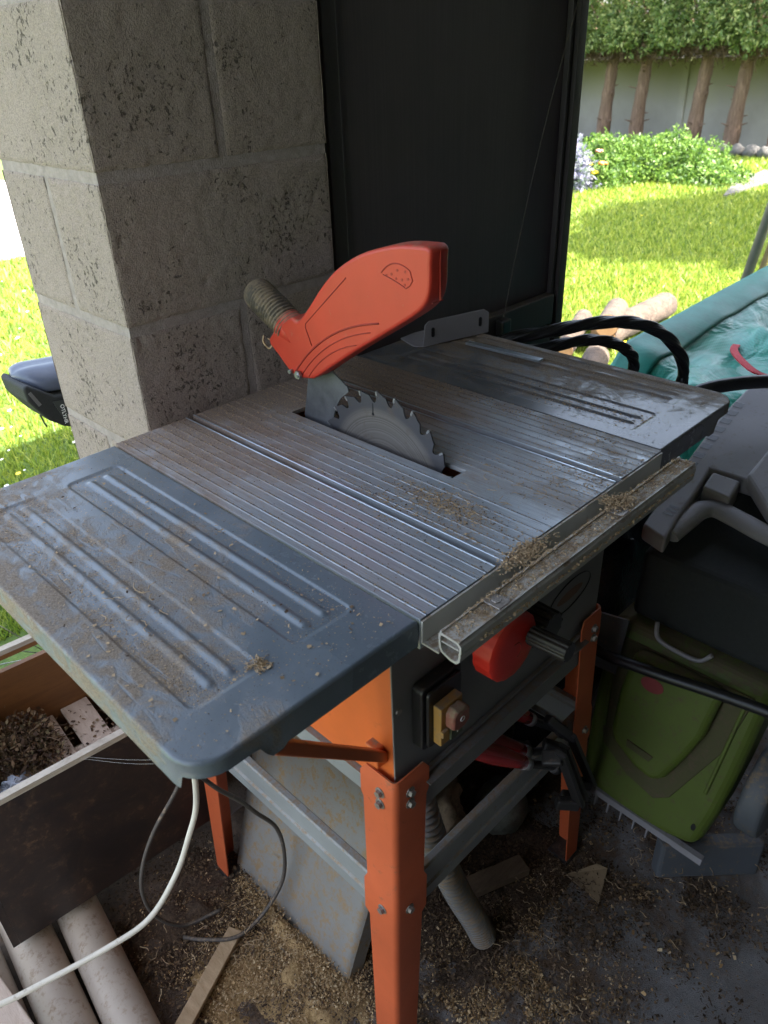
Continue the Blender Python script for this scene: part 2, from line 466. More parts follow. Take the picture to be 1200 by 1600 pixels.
class MB:
    """Collects shapes in world coordinates and links them as one mesh object."""
    def __init__(self):
        self.v = []; self.f = []; self.s = []

    def add(self, verts, faces, smooth=False):
        o = len(self.v)
        self.v += [tuple(q) for q in verts]
        self.f += [tuple(i + o for i in f) for f in faces]
        self.s += [smooth] * len(faces)
        return self

    def box(self, lo, hi, mtx=None):
        x0, y0, z0 = lo; x1, y1, z1 = hi
        vs = [Vector(p) for p in ((x0, y0, z0), (x1, y0, z0), (x1, y1, z0), (x0, y1, z0), (x0, y0, z1), (x1, y0, z1), (x1, y1, z1), (x0, y1, z1))]
        if mtx is not None: vs = [mtx @ q for q in vs]
        return self.add(vs, [(0, 3, 2, 1), (4, 5, 6, 7), (0, 1, 5, 4), (1, 2, 6, 5), (2, 3, 7, 6), (3, 0, 4, 7)])

    def bar(self, p0, p1, wd, th, up=(0, 0, 1)):
        """a rectangular bar between two points; wd across, th along up"""
        p0 = Vector(p0); p1 = Vector(p1); ax = (p1 - p0); L = ax.length; ax.normalize()
        u = Vector(up); sd = ax.cross(u).normalized(); u = sd.cross(ax)
        m = Matrix((( *ax, 0), (*sd, 0), (*u, 0), (0, 0, 0, 1))).transposed()
        m.translation = p0
        return self.box((0, -wd / 2, -th / 2), (L, wd / 2, th / 2), m)

    def cyl(self, p0, p1, r0, r1=None, n=20, caps=True, smooth=True):
        r1 = r0 if r1 is None else r1
        return self.tube([p0, p1], [r0, r1], n, caps, smooth)

    def tube(self, path, r, n=10, caps=True, smooth=True, flat=1.0):
        P = [Vector(q) for q in path]
        rs = r if isinstance(r, (list, tuple)) else [r] * len(P)
        up = None; rings = []
        for i, p in enumerate(P):
            a = P[max(0, i - 1)]; b = P[min(len(P) - 1, i + 1)]
            tdir = (b - a).normalized() if (b - a).length > 1e-9 else Vector((0, 0, 1))
            if up is None:
                up = Vector((0, 0, 1)) if abs(tdir.z) < 0.9 else Vector((1, 0, 0))
            sd = tdir.cross(up).normalized(); up = sd.cross(tdir).normalized()
            rings.append([p + sd * (rs[i] * cos(2 * pi * k / n)) + up * (rs[i] * flat * sin(2 * pi * k / n)) for k in range(n)])
        vs = [q for rg in rings for q in rg]
        fs = [(i * n + k, i * n + (k + 1) % n, (i + 1) * n + (k + 1) % n, (i + 1) * n + k) for i in range(len(P) - 1) for k in range(n)]
        self.add(vs, fs, smooth)
        if caps:
            o = len(self.v) - len(vs)
            self.f.append(tuple(o + k for k in reversed(range(n)))); self.s.append(False)
            self.f.append(tuple(o + (len(P) - 1) * n + k for k in range(n))); self.s.append(False)
        return self

    def prism(self, poly, fn, t0, t1, smooth_side=False):
        """poly: list of (a,b); fn(a,b,t) -> point; extruded from t0 to t1"""
        n = len(poly)
        vs = [fn(a, b, t0) for a, b in poly] + [fn(a, b, t1) for a, b in poly]
        self.add(vs, [tuple(range(n))[::-1], tuple(range(n, 2 * n))])
        o = len(self.v) - 2 * n
        for i in range(n):
            j = (i + 1) % n
            self.f.append((o + i, o + j, o + n + j, o + n + i)); self.s.append(smooth_side)
        return self

    def grid(self, X, smooth=True):
        """X: 2-D list of points"""
        r = len(X); c = len(X[0])
        return self.add([p for row in X for p in row], [(i * c + j, i * c + j + 1, (i + 1) * c + j + 1, (i + 1) * c + j) for i in range(r - 1) for j in range(c - 1)], smooth)

    def blob(self, c, r, rough=0.15, seed=0, n=14, freq=2.0):
        c = Vector(c); r = Vector(r if isinstance(r, (tuple, list)) else (r, r, r))
        X = []
        for i in range(n + 1):
            th = pi * i / n; row = []
            for j in range(2 * n + 1):
                ph = 2 * pi * (j % (2 * n)) / (2 * n)
                dd = Vector((sin(th) * cos(ph), sin(th) * sin(ph), cos(th)))
                k = 1 + rough * mnoise.fractal(dd * freq + Vector((seed * 7.3, seed, 0)), 1.0, 2.0, 3)
                row.append(c + Vector((dd.x * r.x, dd.y * r.y, dd.z * r.z)) * k)
            X.append(row)
        return self.grid(X)

    def build(self, name, mat, parent=None, origin=None, bevel=0.0, seg=2, fixn=True, auto=None, solid=0.0):
        if origin is None:
            origin = worigin(parent) if parent is not None else Vector((0, 0, 0))
        origin = Vector(origin)
        me = bpy.data.meshes.new(name)
        vv = np.array([tuple(q) for q in self.v], dtype=float) - np.array(origin)
        me.from_pydata(vv.tolist(), [], self.f)
        me.polygons.foreach_set('use_smooth', self.s)
        if fixn:
            bm = bmesh.new(); bm.from_mesh(me)
            bmesh.ops.remove_doubles(bm, verts=bm.verts, dist=1e-6)
            bmesh.ops.recalc_face_normals(bm, faces=bm.faces)
            bm.to_mesh(me); bm.free()
        me.materials.append(M[mat] if isinstance(mat, str) else mat)
        o = bpy.data.objects.new(name, me)
        COL.objects.link(o)
        if parent is not None:
            o.parent = parent
        else:
            o.location = origin
        if solid:
            md = o.modifiers.new('solid', 'SOLIDIFY'); md.thickness = solid; md.offset = 0
        if bevel:
            md = o.modifiers.new('bevel', 'BEVEL'); md.width = bevel; md.segments = seg; md.limit_method = 'ANGLE'; md.angle_limit = radians(35)
            md.harden_normals = False
        return o


def empty(name, loc, label, cat, group=None):
    o = bpy.data.objects.new(name, None)
    COL.objects.link(o)
    o.location = loc
    o.empty_display_size = 0.05
    bpy.context.view_layer.update()
    return props(o, label, cat, group)


def catmull(pts, n=8):
    P = [Vector(p) for p in pts]
    P = [P[0] * 2 - P[1]] + P + [P[-1] * 2 - P[-2]]
    out = []
    for i in range(1, len(P) - 2):
        for k in range(n):
            t = k / n
            a, b, c, d_ = P[i - 1], P[i], P[i + 1], P[i + 2]
            out.append(0.5 * ((2 * b) + (c - a) * t + (2 * a - 5 * b + 4 * c - d_) * t * t + (3 * b - a - 3 * c + d_) * t ** 3))
    out.append(P[-2])
    return out


def fast_mesh(name, verts, faces_n, mat, origin=(0, 0, 0), smooth=False):
    """verts (N*k,3) laid out as N separate polygons of k corners"""
    verts = np.asarray(verts, dtype=np.float32)
    k = faces_n; nf = len(verts) // k
    me = bpy.data.meshes.new(name)
    me.vertices.add(len(verts)); me.vertices.foreach_set('co', (verts - np.array(origin, dtype=np.float32)).ravel())
    me.loops.add(nf * k); me.loops.foreach_set('vertex_index', np.arange(nf * k, dtype=np.int32))
    me.polygons.add(nf); me.polygons.foreach_set('loop_start', np.arange(0, nf * k, k, dtype=np.int32))
    me.update(calc_edges=True)
    me.materials.append(M[mat] if isinstance(mat, str) else mat)
    o = bpy.data.objects.new(name, me); COL.objects.link(o); o.location = origin
    return o


def flakes(P, size, aspect=0.45, tilt=0.5, rng=RNG):
    """random small quads lying around the points P; returns (N*4,3)"""
    P = np.asarray(P, dtype=float); n = len(P)
    s = np.asarray(size) if np.ndim(size) else np.full(n, size)
    s = s * rng.uniform(0.5, 1.5, n)
    a = rng.uniform(0, 2 * pi, n)
    u = np.stack([np.cos(a), np.sin(a), rng.normal(0, tilt, n) * 0.6], 1)
    v = np.stack([-np.sin(a), np.cos(a), rng.normal(0, tilt, n)], 1)
    u /= np.linalg.norm(u, axis=1, keepdims=True); v /= np.linalg.norm(v, axis=1, keepdims=True)
    asp = rng.uniform(aspect * 0.5, aspect * 1.5, n)
    du = u * (s * 0.5)[:, None]; dv = v * (s * asp * 0.5)[:, None]
    c = P
    q = np.stack([c - du - dv, c + du - dv * 0.6, c + du * 0.9 + dv, c - du * 0.8 + dv], 1)
    return q.reshape(-1, 3)


def leaves(P, size, rng=RNG, aspect=0.5):
    P = np.asarray(P, dtype=float); n = len(P)
    s = np.asarray(size) if np.ndim(size) else np.full(n, size)
    s = s * rng.uniform(0.6, 1.4, n)
    u = rng.normal(size=(n, 3)); u /= np.linalg.norm(u, axis=1, keepdims=True)
    r = rng.normal(size=(n, 3)); v = np.cross(u, r); v /= np.linalg.norm(v, axis=1, keepdims=True)
    du = u * (s * 0.5)[:, None]; dv = v * (s * aspect * 0.5)[:, None]
    return np.stack([P - du, P + dv, P + du, P - dv], 1).reshape(-1, 3)


def copy_tree(o, parent=None):
    c = o.copy(); COL.objects.link(c)
    if parent is not None: c.parent = parent
    for ch in list(o.children):
        copy_tree(ch, c)
    return c


# ================================================================== THE SETTING
g = MB().add([(-60, 2.35 + 0, -0.02), (60, -0.0, -0.02), (60, 80, -0.02), (-60, 80, -0.02)], [(0, 1, 2, 3)])
g = MB().add([(-60, -60, -0.02), (60, -60, -0.02), (60, 80, -0.02), (-60, 80, -0.02)], [(0, 1, 2, 3)])
props(g.build('lawn', 'lawn', fixn=False), kind='structure')
# shelter floor slab: L-shaped footprint under the roof
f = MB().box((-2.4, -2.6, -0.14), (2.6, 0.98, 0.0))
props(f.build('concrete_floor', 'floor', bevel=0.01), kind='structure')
p = MB().box((-9, 6.2, -0.1), (3.6, 17, 0.004))
props(p.build('paved_terrace', 'patio'), kind='structure')


def plate_thing(name, mb, mat, label, cat, **k):
    return props(mb.build(name, mat, **k), label, cat)


# shelter shell (outside the frame, it makes the shade)
rf = empty('shelter_roof', (0.1, -0.8, 2.42), 'flat boarded roof of the open shelter above the bench saw', 'roof')
MB().box((-1.35, -2.7, 2.42), (2.6, 1.0, 2.50)).build('roof_deck', 'ceiling', rf)
bm_ = MB()
for k in range(6):
    bm_.box((-1.3 + k * 0.74, -2.6, 2.28), (-1.23 + k * 0.74, 0.95, 2.417))
bm_.build('rafter', 'ceiling', rf)
props(MB().box((-1.35, -2.75, 0), (2.6, -2.6, 2.415)).build('shelter_wall', 'plaster', origin=(0, -2.7, 0)), 'rough grey back wall closing the shelter behind the viewer', 'wall')
props(MB().box((2.45, -2.59, 0.002), (2.6, 0.22, 2.415)).build('shelter_wall', 'plaster', origin=(2.5, -1.2, 0)), 'rough grey end wall of the shelter on the mower side', 'wall')
props(MB().box((-1.35, -2.59, 0.002), (-1.23, -0.32, 2.415)).build('shelter_wall', 'plaster', origin=(-1.3, -1.2, 0)), 'unseen short grey wall added to dim the shelter behind the crate side', 'wall')  # added out of view, its length set to keep the mower side dim

# ------------------------------------------------------------------ block pier
PX0, PX1, PY0, PY1 = -0.166, 0.205, 0.575, 0.862


def rough_face(mb, o, eu, ev, nrm, lu, lv, step, seed, amp=0.0009, edge=0.0022):
    """a rough rectangular face whose borders crumble inwards"""
    nu = max(2, int(lu / step)); nv = max(2, int(lv / step))
    o = Vector(o); eu = Vector(eu); ev = Vector(ev); nrm = Vector(nrm)
    X = []
    for j in range(nv + 1):
        row = []
        for i in range(nu + 1):
            u = lu * i / nu; v = lv * j / nv
            p = o + eu * u + ev * v
            dd = min(u, lu - u, v, lv - v)
            h = amp * (mnoise.fractal(p * 55 + Vector((seed, 0, 0)), 0.9, 2.1, 4))
            pit = mnoise.noise(p * 90 + Vector((0, seed, 3)))
            if pit > 0.45: h -= (pit - 0.45) * 0.006
            crumble = edge * (0.6 + 0.7 * abs(mnoise.noise(p * 40 + Vector((3, 1, seed)))))
            if dd < crumble: h -= (1 - dd / crumble) ** 2 * crumble * 0.9
            row.append(p + nrm * h)
        X.append(row)
    mb.grid(X)


pier = MB()
core = MB()
zc = [0.0, 0.225, 0.415, 0.605, 0.795, 0.985, 1.175, 1.365, 1.555, 1.745, 1.935, 2.125, 2.41]
J = 0.0070
for ci in range(len(zc) - 1):
    z0, z1 = zc[ci] + J, zc[ci + 1] - J
    fine = 0.004 if 3 <= ci <= 6 else 0.03
    odd = ci % 2
    # front face joints: courses 4 and 6 have one at x=0.02; the others turn the joint to the left face
    xs = [PX0, 0.014, 0.028, PX1] if not odd else [PX0, PX1]
    segs = [(PX0, 0.014), (0.027, PX1)] if not odd else [(PX0, PX1)]
    for a, b in segs:
        rough_face(pier, (a, PY0, z0), (1, 0, 0), (0, 0, 1), (0, -1, 0), b - a, z1 - z0, fine, ci + a)
        rough_face(pier, (a, PY1, z0), (1, 0, 0), (0, 0, 1), (0, 1, 0), b - a, z1 - z0, 0.03, ci + a)
    segs = [(PY0, 0.716), (0.728, PY1)] if odd else [(PY0, PY1)]
    for a, b in segs:
        rough_face(pier, (PX0, a, z0), (0, 1, 0), (0, 0, 1), (-1, 0, 0), b - a, z1 - z0, fine, ci + a + 9)
        rough_face(pier, (PX1, a, z0), (0, 1, 0), (0, 0, 1), (1, 0, 0), b - a, z1 - z0, 0.03, ci + a + 5)
# mortar core, slightly recessed and itself uneven
E_ = 0.0020
for (o, eu, nr, lu) in (((PX0 + E_, PY0 + E_, 0), (1, 0, 0), (0, -1, 0), PX1 - PX0 - 2 * E_), ((PX0 + E_, PY0 + E_, 0), (0, 1, 0), (-1, 0, 0), PY1 - PY0 - 2 * E_),
                        ((PX1 - E_, PY0 + E_, 0), (0, 1, 0), (1, 0, 0), PY1 - PY0 - 2 * E_), ((PX0 + E_, PY1 - E_, 0), (1, 0, 0), (0, 1, 0), PX1 - PX0 - 2 * E_)):
    X = []
    nr = Vector(nr)
    for j in range(161):
        row = []
        for i in range(25):
            pnt = Vector(o) + Vector(eu) * (lu * i / 24) + Vector((0, 0, 2.4 * j / 160))
            row.append(pnt + nr * (0.0008 * mnoise.fractal(pnt * 14, 1, 2, 3) if 0 < i < 24 else 0))
        X.append(row)
    core.grid(X)
pr = empty('block_pier', ((PX0 + PX1) / 2, (PY0 + PY1) / 2, 0), 'grey hollow-block masonry pier standing behind the bench saw, rough pitted faces', 'pier')
pier.build('block_masonry', 'block', pr, fixn=False)
core.build('mortar_joint', 'mortar', pr, fixn=False)

# ------------------------------------------------------------------ dark door leaf beside the pier
dr = empty('dark_door', (0.58, 0.62, 0), 'very dark brown board door with frame, beside the block pier', 'door')
MB().box((0.262, 0.612, 0.03), (0.90, 0.632, 2.3)).build('door_panel', 'door', dr)
MB().box((0.2125, 0.612, 0.0), (0.2315, 0.640, 2.32)).box((0.232, 0.600, 0.0), (0.2615, 0.640, 2.32)).build('door_stile', 'door_frame', dr, bevel=0.002)
MB().box((0.876, 0.598, 0.0), (0.886, 0.611, 2.32)).box((0.892, 0.590, 0.0), (0.912, 0.645, 2.32)).box((0.918, 0.602, 0.0), (0.938, 0.65, 2.32)).build('door_stile', 'door_frame', dr, bevel=0.002)
MB().box((0.262, 0.588, 0.745), (0.875, 0.611, 0.812)).box((0.262, 0.592, 0.68), (0.875, 0.611, 0.738)).box((0.262, 0.588, 0.6), (0.875, 0.611, 0.672)).build('bottom_rail', 'door_frame', dr, bevel=0.003)
MB().tube(catmull([(0.885, 0.585, 1.40), (0.80, 0.586, 1.19), (0.735, 0.585, 1.0), (0.676, 0.580, 0.812), (0.66, 0.578, 0.74)], 8), 0.0012, 6).build('hanging_wire', 'cable_black')
props(bpy.data.objects['hanging_wire'], 'thin dark wire hanging slantwise down the dark door', 'wire')
MB().box((0.655, 0.566, 0.73), (0.685, 0.5875, 0.805)).build('door_latch', 'black', dr, bevel=0.004)

# ================================================================== TABLE SAW
ZT = 0.85
saw = empty('table_saw', (0, 0.28, 0), 'dusty orange and grey bench table saw with raised red blade guard', 'table saw')

# --- main table, profile drawn in X extruded along Y
def table_strip(xa, xb, y0, y1, grooves, mb):
    xs = [(xa, 0.0)]
    for gx in grooves:
        if xa + 0.001 < gx < xb - 0.001:
            xs += [(gx - 0.0024, 0), (gx - 0.0019, 0.00045), (gx - 0.0012, 0.00045), (gx - 0.0009, -0.0018), (gx + 0.0009, -0.0018), (gx + 0.0011, 0)]
    xs.append((xb, 0.0))
    poly = [(xa, -0.006)] + xs + [(xb, -0.006)]
    # lay out as top strips so that the caps stay simple
    n = len(xs)
    rows = [[(q[0], y, ZT + q[1]) for q in xs] for y in (y0, y1)]
    mb.grid(rows, smooth=False)
    mb.add([(xa, y0, ZT), (xb, y0, ZT), (xb, y0, ZT - 0.006), (xa, y0, ZT - 0.006)], [(0, 1, 2, 3)])
    mb.add([(xa, y1, ZT), (xb, y1, ZT), (xb, y1, ZT - 0.006), (xa, y1, ZT - 0.006)], [(3, 2, 1, 0)])
    mb.add([(xa, y0, ZT), (xa, y1, ZT), (xa, y1, ZT - 0.006), (xa, y0, ZT - 0.006)], [(3, 2, 1, 0)])
    mb.add([(xb, y0, ZT), (xb, y1, ZT), (xb, y1, ZT - 0.006), (xb, y0, ZT - 0.006)], [(0, 1, 2, 3)])


GR = [-0.2155, -0.2005, -0.186, -0.171, -0.156, -0.1415, -0.127, -0.0895, -0.0745, -0.0595, -0.0445, -0.0295, -0.0145, 0.040, 0.055, 0.07, 0.085, 0.1, 0.1425, 0.157, 0.172, 0.187, 0.2025, 0.2155]
top = MB()
S1, S2, SW = -0.107, 0.1245, 0.0055
table_strip(-0.2255, S1 - SW, 0.0, 0.56, GR, top)
table_strip(S1 + SW, 0.0, 0.0, 0.56, GR, top)
table_strip(0.026, S2 - SW, 0.0, 0.56, GR, top)
table_strip(S2 + SW, 0.2285, 0.0, 0.56, GR, top)
table_strip(0.0, 0.026, 0.0, 0.152, [0.0008], top)
table_strip(0.0, 0.026, 0.458, 0.56, [0.0008], top)
for sx in (S1, S2):   # U-shaped slots
    top.box((sx - SW, 0.0, ZT - 0.014), (sx + SW, 0.56, ZT - 0.0105))
    top.box((sx - SW - 0.003, 0.0, ZT - 0.012), (sx - SW - 0.0002, 0.56, ZT - 0.0065))
    top.box((sx + SW + 0.0002, 0.0, ZT - 0.012), (sx + SW + 0.003, 0.56, ZT - 0.0065))
# skirt of the main table
top.box((-0.2255, 0.0005, ZT - 0.036), (0.2285, 0.004, ZT - 0.0062))
top.box((-0.2255, 0.556, ZT - 0.036), (0.2285, 0.5595, ZT - 0.0062))
tt = top.build('tabletop', 'alu_table', saw)
lips = MB()
for sx in (S1, S2):
    for s in (-1, 1):
        lips.box((sx + s * (SW + 0.0012) - 0.0012, 0.0, ZT + 0.0002), (sx + s * (SW + 0.0012) + 0.0012, 0.56, ZT + 0.0011))
lips.build('slot_lip', 'alu_clean', saw, bevel=0.0004, seg=1)


# --- pressed sheet wings as height fields
def sdbox(px, py, cx, cy, hx, hy, r):
    qx = np.abs(px - cx) - (hx - r); qy = np.abs(py - cy) - (hy - r)
    return np.hypot(np.maximum(qx, 0), np.maximum(qy, 0)) + np.minimum(np.maximum(qx, qy), 0) - r


def sstep(v, a, b):
    t_ = np.clip((v - a) / (b - a), 0, 1)
    return t_ * t_ * (3 - 2 * t_)


def wing(name, sgn, x_in, x_out, recs, ribs, mat):
    lo, hi = min(x_in, x_out), max(x_in, x_out)
    def axis(a, b, n):
        base = np.linspace(a, b, n)
        ex = np.concatenate([a + np.array([0.0, 0.0006, 0.0014, 0.0026, 0.004]), b - np.array([0.0, 0.0006, 0.0014, 0.0026, 0.004])])
        return np.unique(np.round(np.concatenate([base, ex]), 6))
    xs = axis(lo, hi, 170); ys = axis(0.001, 0.559, 210)
    X, Y = np.meshgrid(xs, ys)
    RC = 0.034
    # rounded outer corners
    cxo = x_out - sgn * RC
    Xc, Yc = X.copy(), Y.copy()
    outm = np.zeros(X.shape, bool)
    dist = np.minimum.reduce([X - lo, hi - X, Y - 0.001, 0.559 - Y])
    for cy, sy in ((0.001 + RC, -1), (0.559 - RC, 1)):
        m = ((X - cxo) * sgn > 0) & ((Y - cy) * sy > 0)
        dx = (X - cxo); dy = (Y - cy)
        rr_ = np.hypot(dx, dy) + 1e-9
        out_ = m & (rr_ > RC)
        outm |= out_
        Xc = np.where(out_, cxo + dx / rr_ * RC, Xc); Yc = np.where(out_, cy + dy / rr_ * RC, Yc)
        dist = np.where(m, np.minimum(dist, np.maximum(RC - rr_, 0)), dist)
    X, Y = Xc, Yc
    r = 0.0032
    dd = np.clip(dist, 0, r)
    Z = -(r - np.sqrt(np.maximum(r * r - (r - dd) ** 2, 0)))
    for (cx, hx) in recs:
        s = sdbox(X, Y, cx, 0.28, hx, 0.222, 0.010)
        Z -= 0.0018 * sstep(-s, 0, 0.0022)
    for cx in ribs:
        s = sdbox(X, Y, cx, 0.28, 0.0052, 0.21, 0.005)
        Z += 0.0024 * sstep(-s, -0.0010, 0.0044)
    Z += 0.0006 * np.sin(X * 14) * np.sin(Y * 9)
    mb = MB()
    P = np.stack([X, Y, Z + ZT - 0.0008], -1)
    nr, nc = X.shape
    cl = outm
    fs = [(i * nc + j, i * nc + j + 1, (i + 1) * nc + j + 1, (i + 1) * nc + j) for i in range(nr - 1) for j in range(nc - 1)
          if not (cl[i, j] and cl[i, j + 1] and cl[i + 1, j] and cl[i + 1, j + 1])]
    used = sorted({k_ for f_ in fs for k_ in f_}); mp_ = {k_: n_ for n_, k_ in enumerate(used)}
    flat_ = P.reshape(-1, 3)
    mb.add([tuple(flat_[k_]) for k_ in used], [tuple(mp_[k_] for k_ in f_) for f_ in fs], True)
    # skirt: follow the border loop; the flange is notched where it turns the corner
    loop = []
    A = 0.001; B = 0.559
    def run(p0, p1, n_, dp):
        for q in range(n_ + 1):
            loop.append((p0[0] + (p1[0] - p0[0]) * q / n_, p0[1] + (p1[1] - p0[1]) * q / n_, dp[min(q, len(dp) - 1)] if isinstance(dp, list) else dp))
    full, cut = 0.027, 0.013
    def step(t_, a_, b_):      # 0 -> full, 1 -> cut
        return full + (cut - full) * float(sstep(np.array(t_), a_, b_))
    for q in range(41):
        xx = x_in + (cxo - x_in) * q / 40
        dcor = abs(x_out - xx)
        loop.append((xx, A, step(-dcor, -0.068, -0.058) + (0.004 if 0.068 < dcor < 0.085 else 0)))
    for k in range(1, 13):
        a = pi / 2 * k / 12
        loop.append((cxo + sgn * RC * sin(a), A + RC - RC * cos(a), cut if k < 8 else cut + (0.015 if k > 9 else 0.0)))
    for q in range(1, 41):
        yy = A + RC + (B - 2 * RC - A) * q / 41
        loop.append((x_out, yy, full + 0.001))
    for k in range(0, 13):
        a = pi / 2 * k / 12
        loop.append((cxo + sgn * RC * cos(a), B - RC + RC * sin(a), cut if k > 4 else full))
    for q in range(1, 11):
        loop.append((cxo + (x_in - cxo) * q / 10, B, full))
    zt = ZT - 0.0008 - r
    rows = []
    for fr_, inset in ((0, 0), (0.45, 0.0), (0.96, 0.0), (1.0, -0.0004), (1.0, 0.0016), (0.5, 0.0016)):
        row = []
        for (px, py, dp) in loop:
            v = Vector((px - (lo + hi) / 2, (py - 0.28) * 0.45, 0)); vn = v.normalized()
            row.append((px - vn.x * inset, py - vn.y * inset, zt - dp * fr_))
        rows.append(row)
    mb.grid(rows, smooth=True)
    mb.box((x_in + sgn * 0.004 - 0.001, A + 0.001, ZT - 0.03), (x_in + sgn * 0.004 + 0.001, B - 0.001, ZT - 0.008))
    o = mb.build(name, mat, saw)
    MB().box((lo + 0.014, 0.014, ZT - 0.0095), (hi - 0.014, 0.546, ZT - 0.0075)).build('underside', 'grey_panel', o)
    return o


wl = wing('table_wing', -1, -0.2275, -0.470, [(-0.290, 0.036), (-0.397, 0.036)], [-0.2775, -0.3005, -0.3840, -0.4045], 'ext_left')
wr = wing('table_wing', 1, 0.2305, 0.462, [(0.297, 0.036), (0.409, 0.036)], [0.287, 0.3085, 0.398, 0.419], 'ext_right')
props(wl, 'large blue-grey left wing streaked with dust')
props(wr, 'darker grimy right wing')

# --- body
body = MB()
BX0, BX1, BY0, BY1, BZ0 = -0.218, 0.205, 0.047, 0.50, 0.565
side = MB().box((BX0, BY0 + 0.003, BZ0), (BX0 + 0.002, BY1, 0.842)).box((BX0 + 0.0022, BY1 - 0.002, BZ0), (BX1 - 0.0022, BY1, 0.842)).box((BX1 - 0.002, BY0 + 0.003, BZ0), (BX1, BY1, 0.842))
side.build('side_panel', 'orange', saw)
fp = MB().box((BX0 - 0.001, BY0, BZ0), (BX1 + 0.001, BY0 + 0.0025, 0.842))
fp.box((BX0 - 0.001, BY0 - 0.006, BZ0 - 0.002), (BX1 + 0.001, BY0 - 0.0005, BZ0 + 0.004))
fp.build('front_panel', 'grey_panel', saw, bevel=0.0008)
# frame strip under the front panel with its dusty ledge
fr = MB()
fr.box((-0.178, 0.042, 0.508), (0.165, 0.046, 0.556)).box((-0.178, 0.030, 0.5565), (0.165, 0.060, 0.5585))
fr.build('upper_brace', 'grey_panel', saw)
fr = MB().box((-0.214, 0.10, 0.515), (-0.211, 0.45, 0.560)).box((-0.225, 0.10, 0.5605), (-0.200, 0.45, 0.5625))
fr.build('upper_brace', 'grey_steel', saw)
fr = MB().box((-0.17, 0.497, 0.515), (0.165, 0.50, 0.560)); fr.build('upper_brace', 'grey_steel', saw)
fr = MB().box((0.20, 0.10, 0.515), (0.203, 0.45, 0.560)); fr.build('upper_brace', 'grey_steel', saw)


# --- legs: L-section with rounded corner, joggled where the braces bolt on
def leg(cx, cy, sx, sy):
    """corner line from top (cx,cy,.59) to a foot splayed outwards"""
    mb = MB()
    zs = [0.592, 0.580, 0.545, 0.535, 0.395, 0.385, 0.325, 0.315, 0.02, 0.0]
    wd = [0.046, 0.056, 0.056, 0.052, 0.050, 0.056, 0.056, 0.048, 0.040, 0.034]
    rows = []
    for z, wdt in zip(zs, wd):
        k = 1 - z / 0.59
        ox = cx + sx * 0.026 * k; oy = cy + sy * 0.008 * k
        jog = 0.0015 if (0.54 < z < 0.585 or 0.32 < z < 0.39) else 0.0
        ox += sx * jog; oy += sy * jog
        row = [(ox - sx * wdt, oy, z)]
        for q in range(6):
            a = pi / 2 * q / 5
            row.append((ox - sx * 0.007 + sx * 0.007 * sin(a), oy - sy * 0.007 + sy * 0.007 * cos(a), z))
        row.append((ox, oy - sy * wdt, z))
        rows.append(row)
    mb.grid(rows)
    o = mb.build('leg', 'orange_leg', saw, solid=0.0022)
    md = o.modifiers.new('es', 'EDGE_SPLIT'); md.split_angle = radians(50)
    ft = MB()
    k = 1.0
    fx, fy = cx + sx * 0.026, cy + sy * 0.008
    ft.box((min(fx + sx * 0.003, fx - sx * 0.040), min(fy + sy * 0.003, fy - sy * 0.040), 0.0), (max(fx + sx * 0.003, fx - sx * 0.040), max(fy + sy * 0.003, fy - sy * 0.040), 0.014))
    ft.build('rubber_foot', 'black', o, bevel=0.002)
    for (dx, z) in ((0.022, 0.565), (0.022, 0.547), (0.022, 0.352)):
        kk = 1 - z / 0.59
        ox = cx + sx * 0.026 * kk; oy = cy + sy * 0.008 * kk
        b = MB()
        pA = Vector((ox - sx * dx, oy + sy * 0.002, z)); b.cyl(pA, pA + Vector((0, sy * 0.006, 0)), 0.0052, 0.0048, 6, True, False)
        b.cyl(pA, pA + Vector((0, sy * 0.0015, 0)), 0.0072, 0.0072, 14)
        b.build('bolt', 'bolt', o)
        b = MB()
        pA = Vector((ox + sx * 0.002, oy - sy * dx, z)); b.cyl(pA, pA + Vector((sx * 0.006, 0, 0)), 0.0052, 0.0048, 6, True, False)
        b.cyl(pA, pA + Vector((sx * 0.0015, 0, 0)), 0.0072, 0.0072, 14)
        b.build('bolt', 'bolt', o)
    return o


leg(-0.2265, 0.040, -1, -1); leg(0.2085, 0.040, 1, -1); leg(-0.2245, 0.492, -1, 1); leg(0.2085, 0.492, 1, 1)


def channel(p0, p1, out):
    """pressed channel brace: face, top lip and bottom lip"""
    mb = MB(); p0 = Vector(p0); p1 = Vector(p1); o_ = Vector(out)
    prof = [(-0.012, 0.030), (-0.010, 0.033), (-0.002, 0.033), (0.0, 0.031), (0.0, 0.012), (-0.003, 0.009), (-0.003, -0.009), (0.0, -0.012), (0.0, -0.031), (-0.002, -0.033), (-0.014, -0.033)]
    rows = [[p + o_ * a + Vector((0, 0, b)) for a, b in prof] for p in (p0, p1)]
    mb.grid(rows, smooth=False)
    return mb.build('lower_brace', 'grey_steel', saw, solid=0.0016, fixn=True)


channel((-0.232, 0.042, 0.353), (0.215, 0.042, 0.353), (0, -1, 0))
channel((-0.232, 0.05, 0.353), (-0.232, 0.49, 0.353), (-1, 0, 0))
channel((0.218, 0.05, 0.353), (0.218, 0.49, 0.353), (1, 0, 0))
channel((-0.232, 0.492, 0.353), (0.215, 0.492, 0.353), (0, 1, 0))

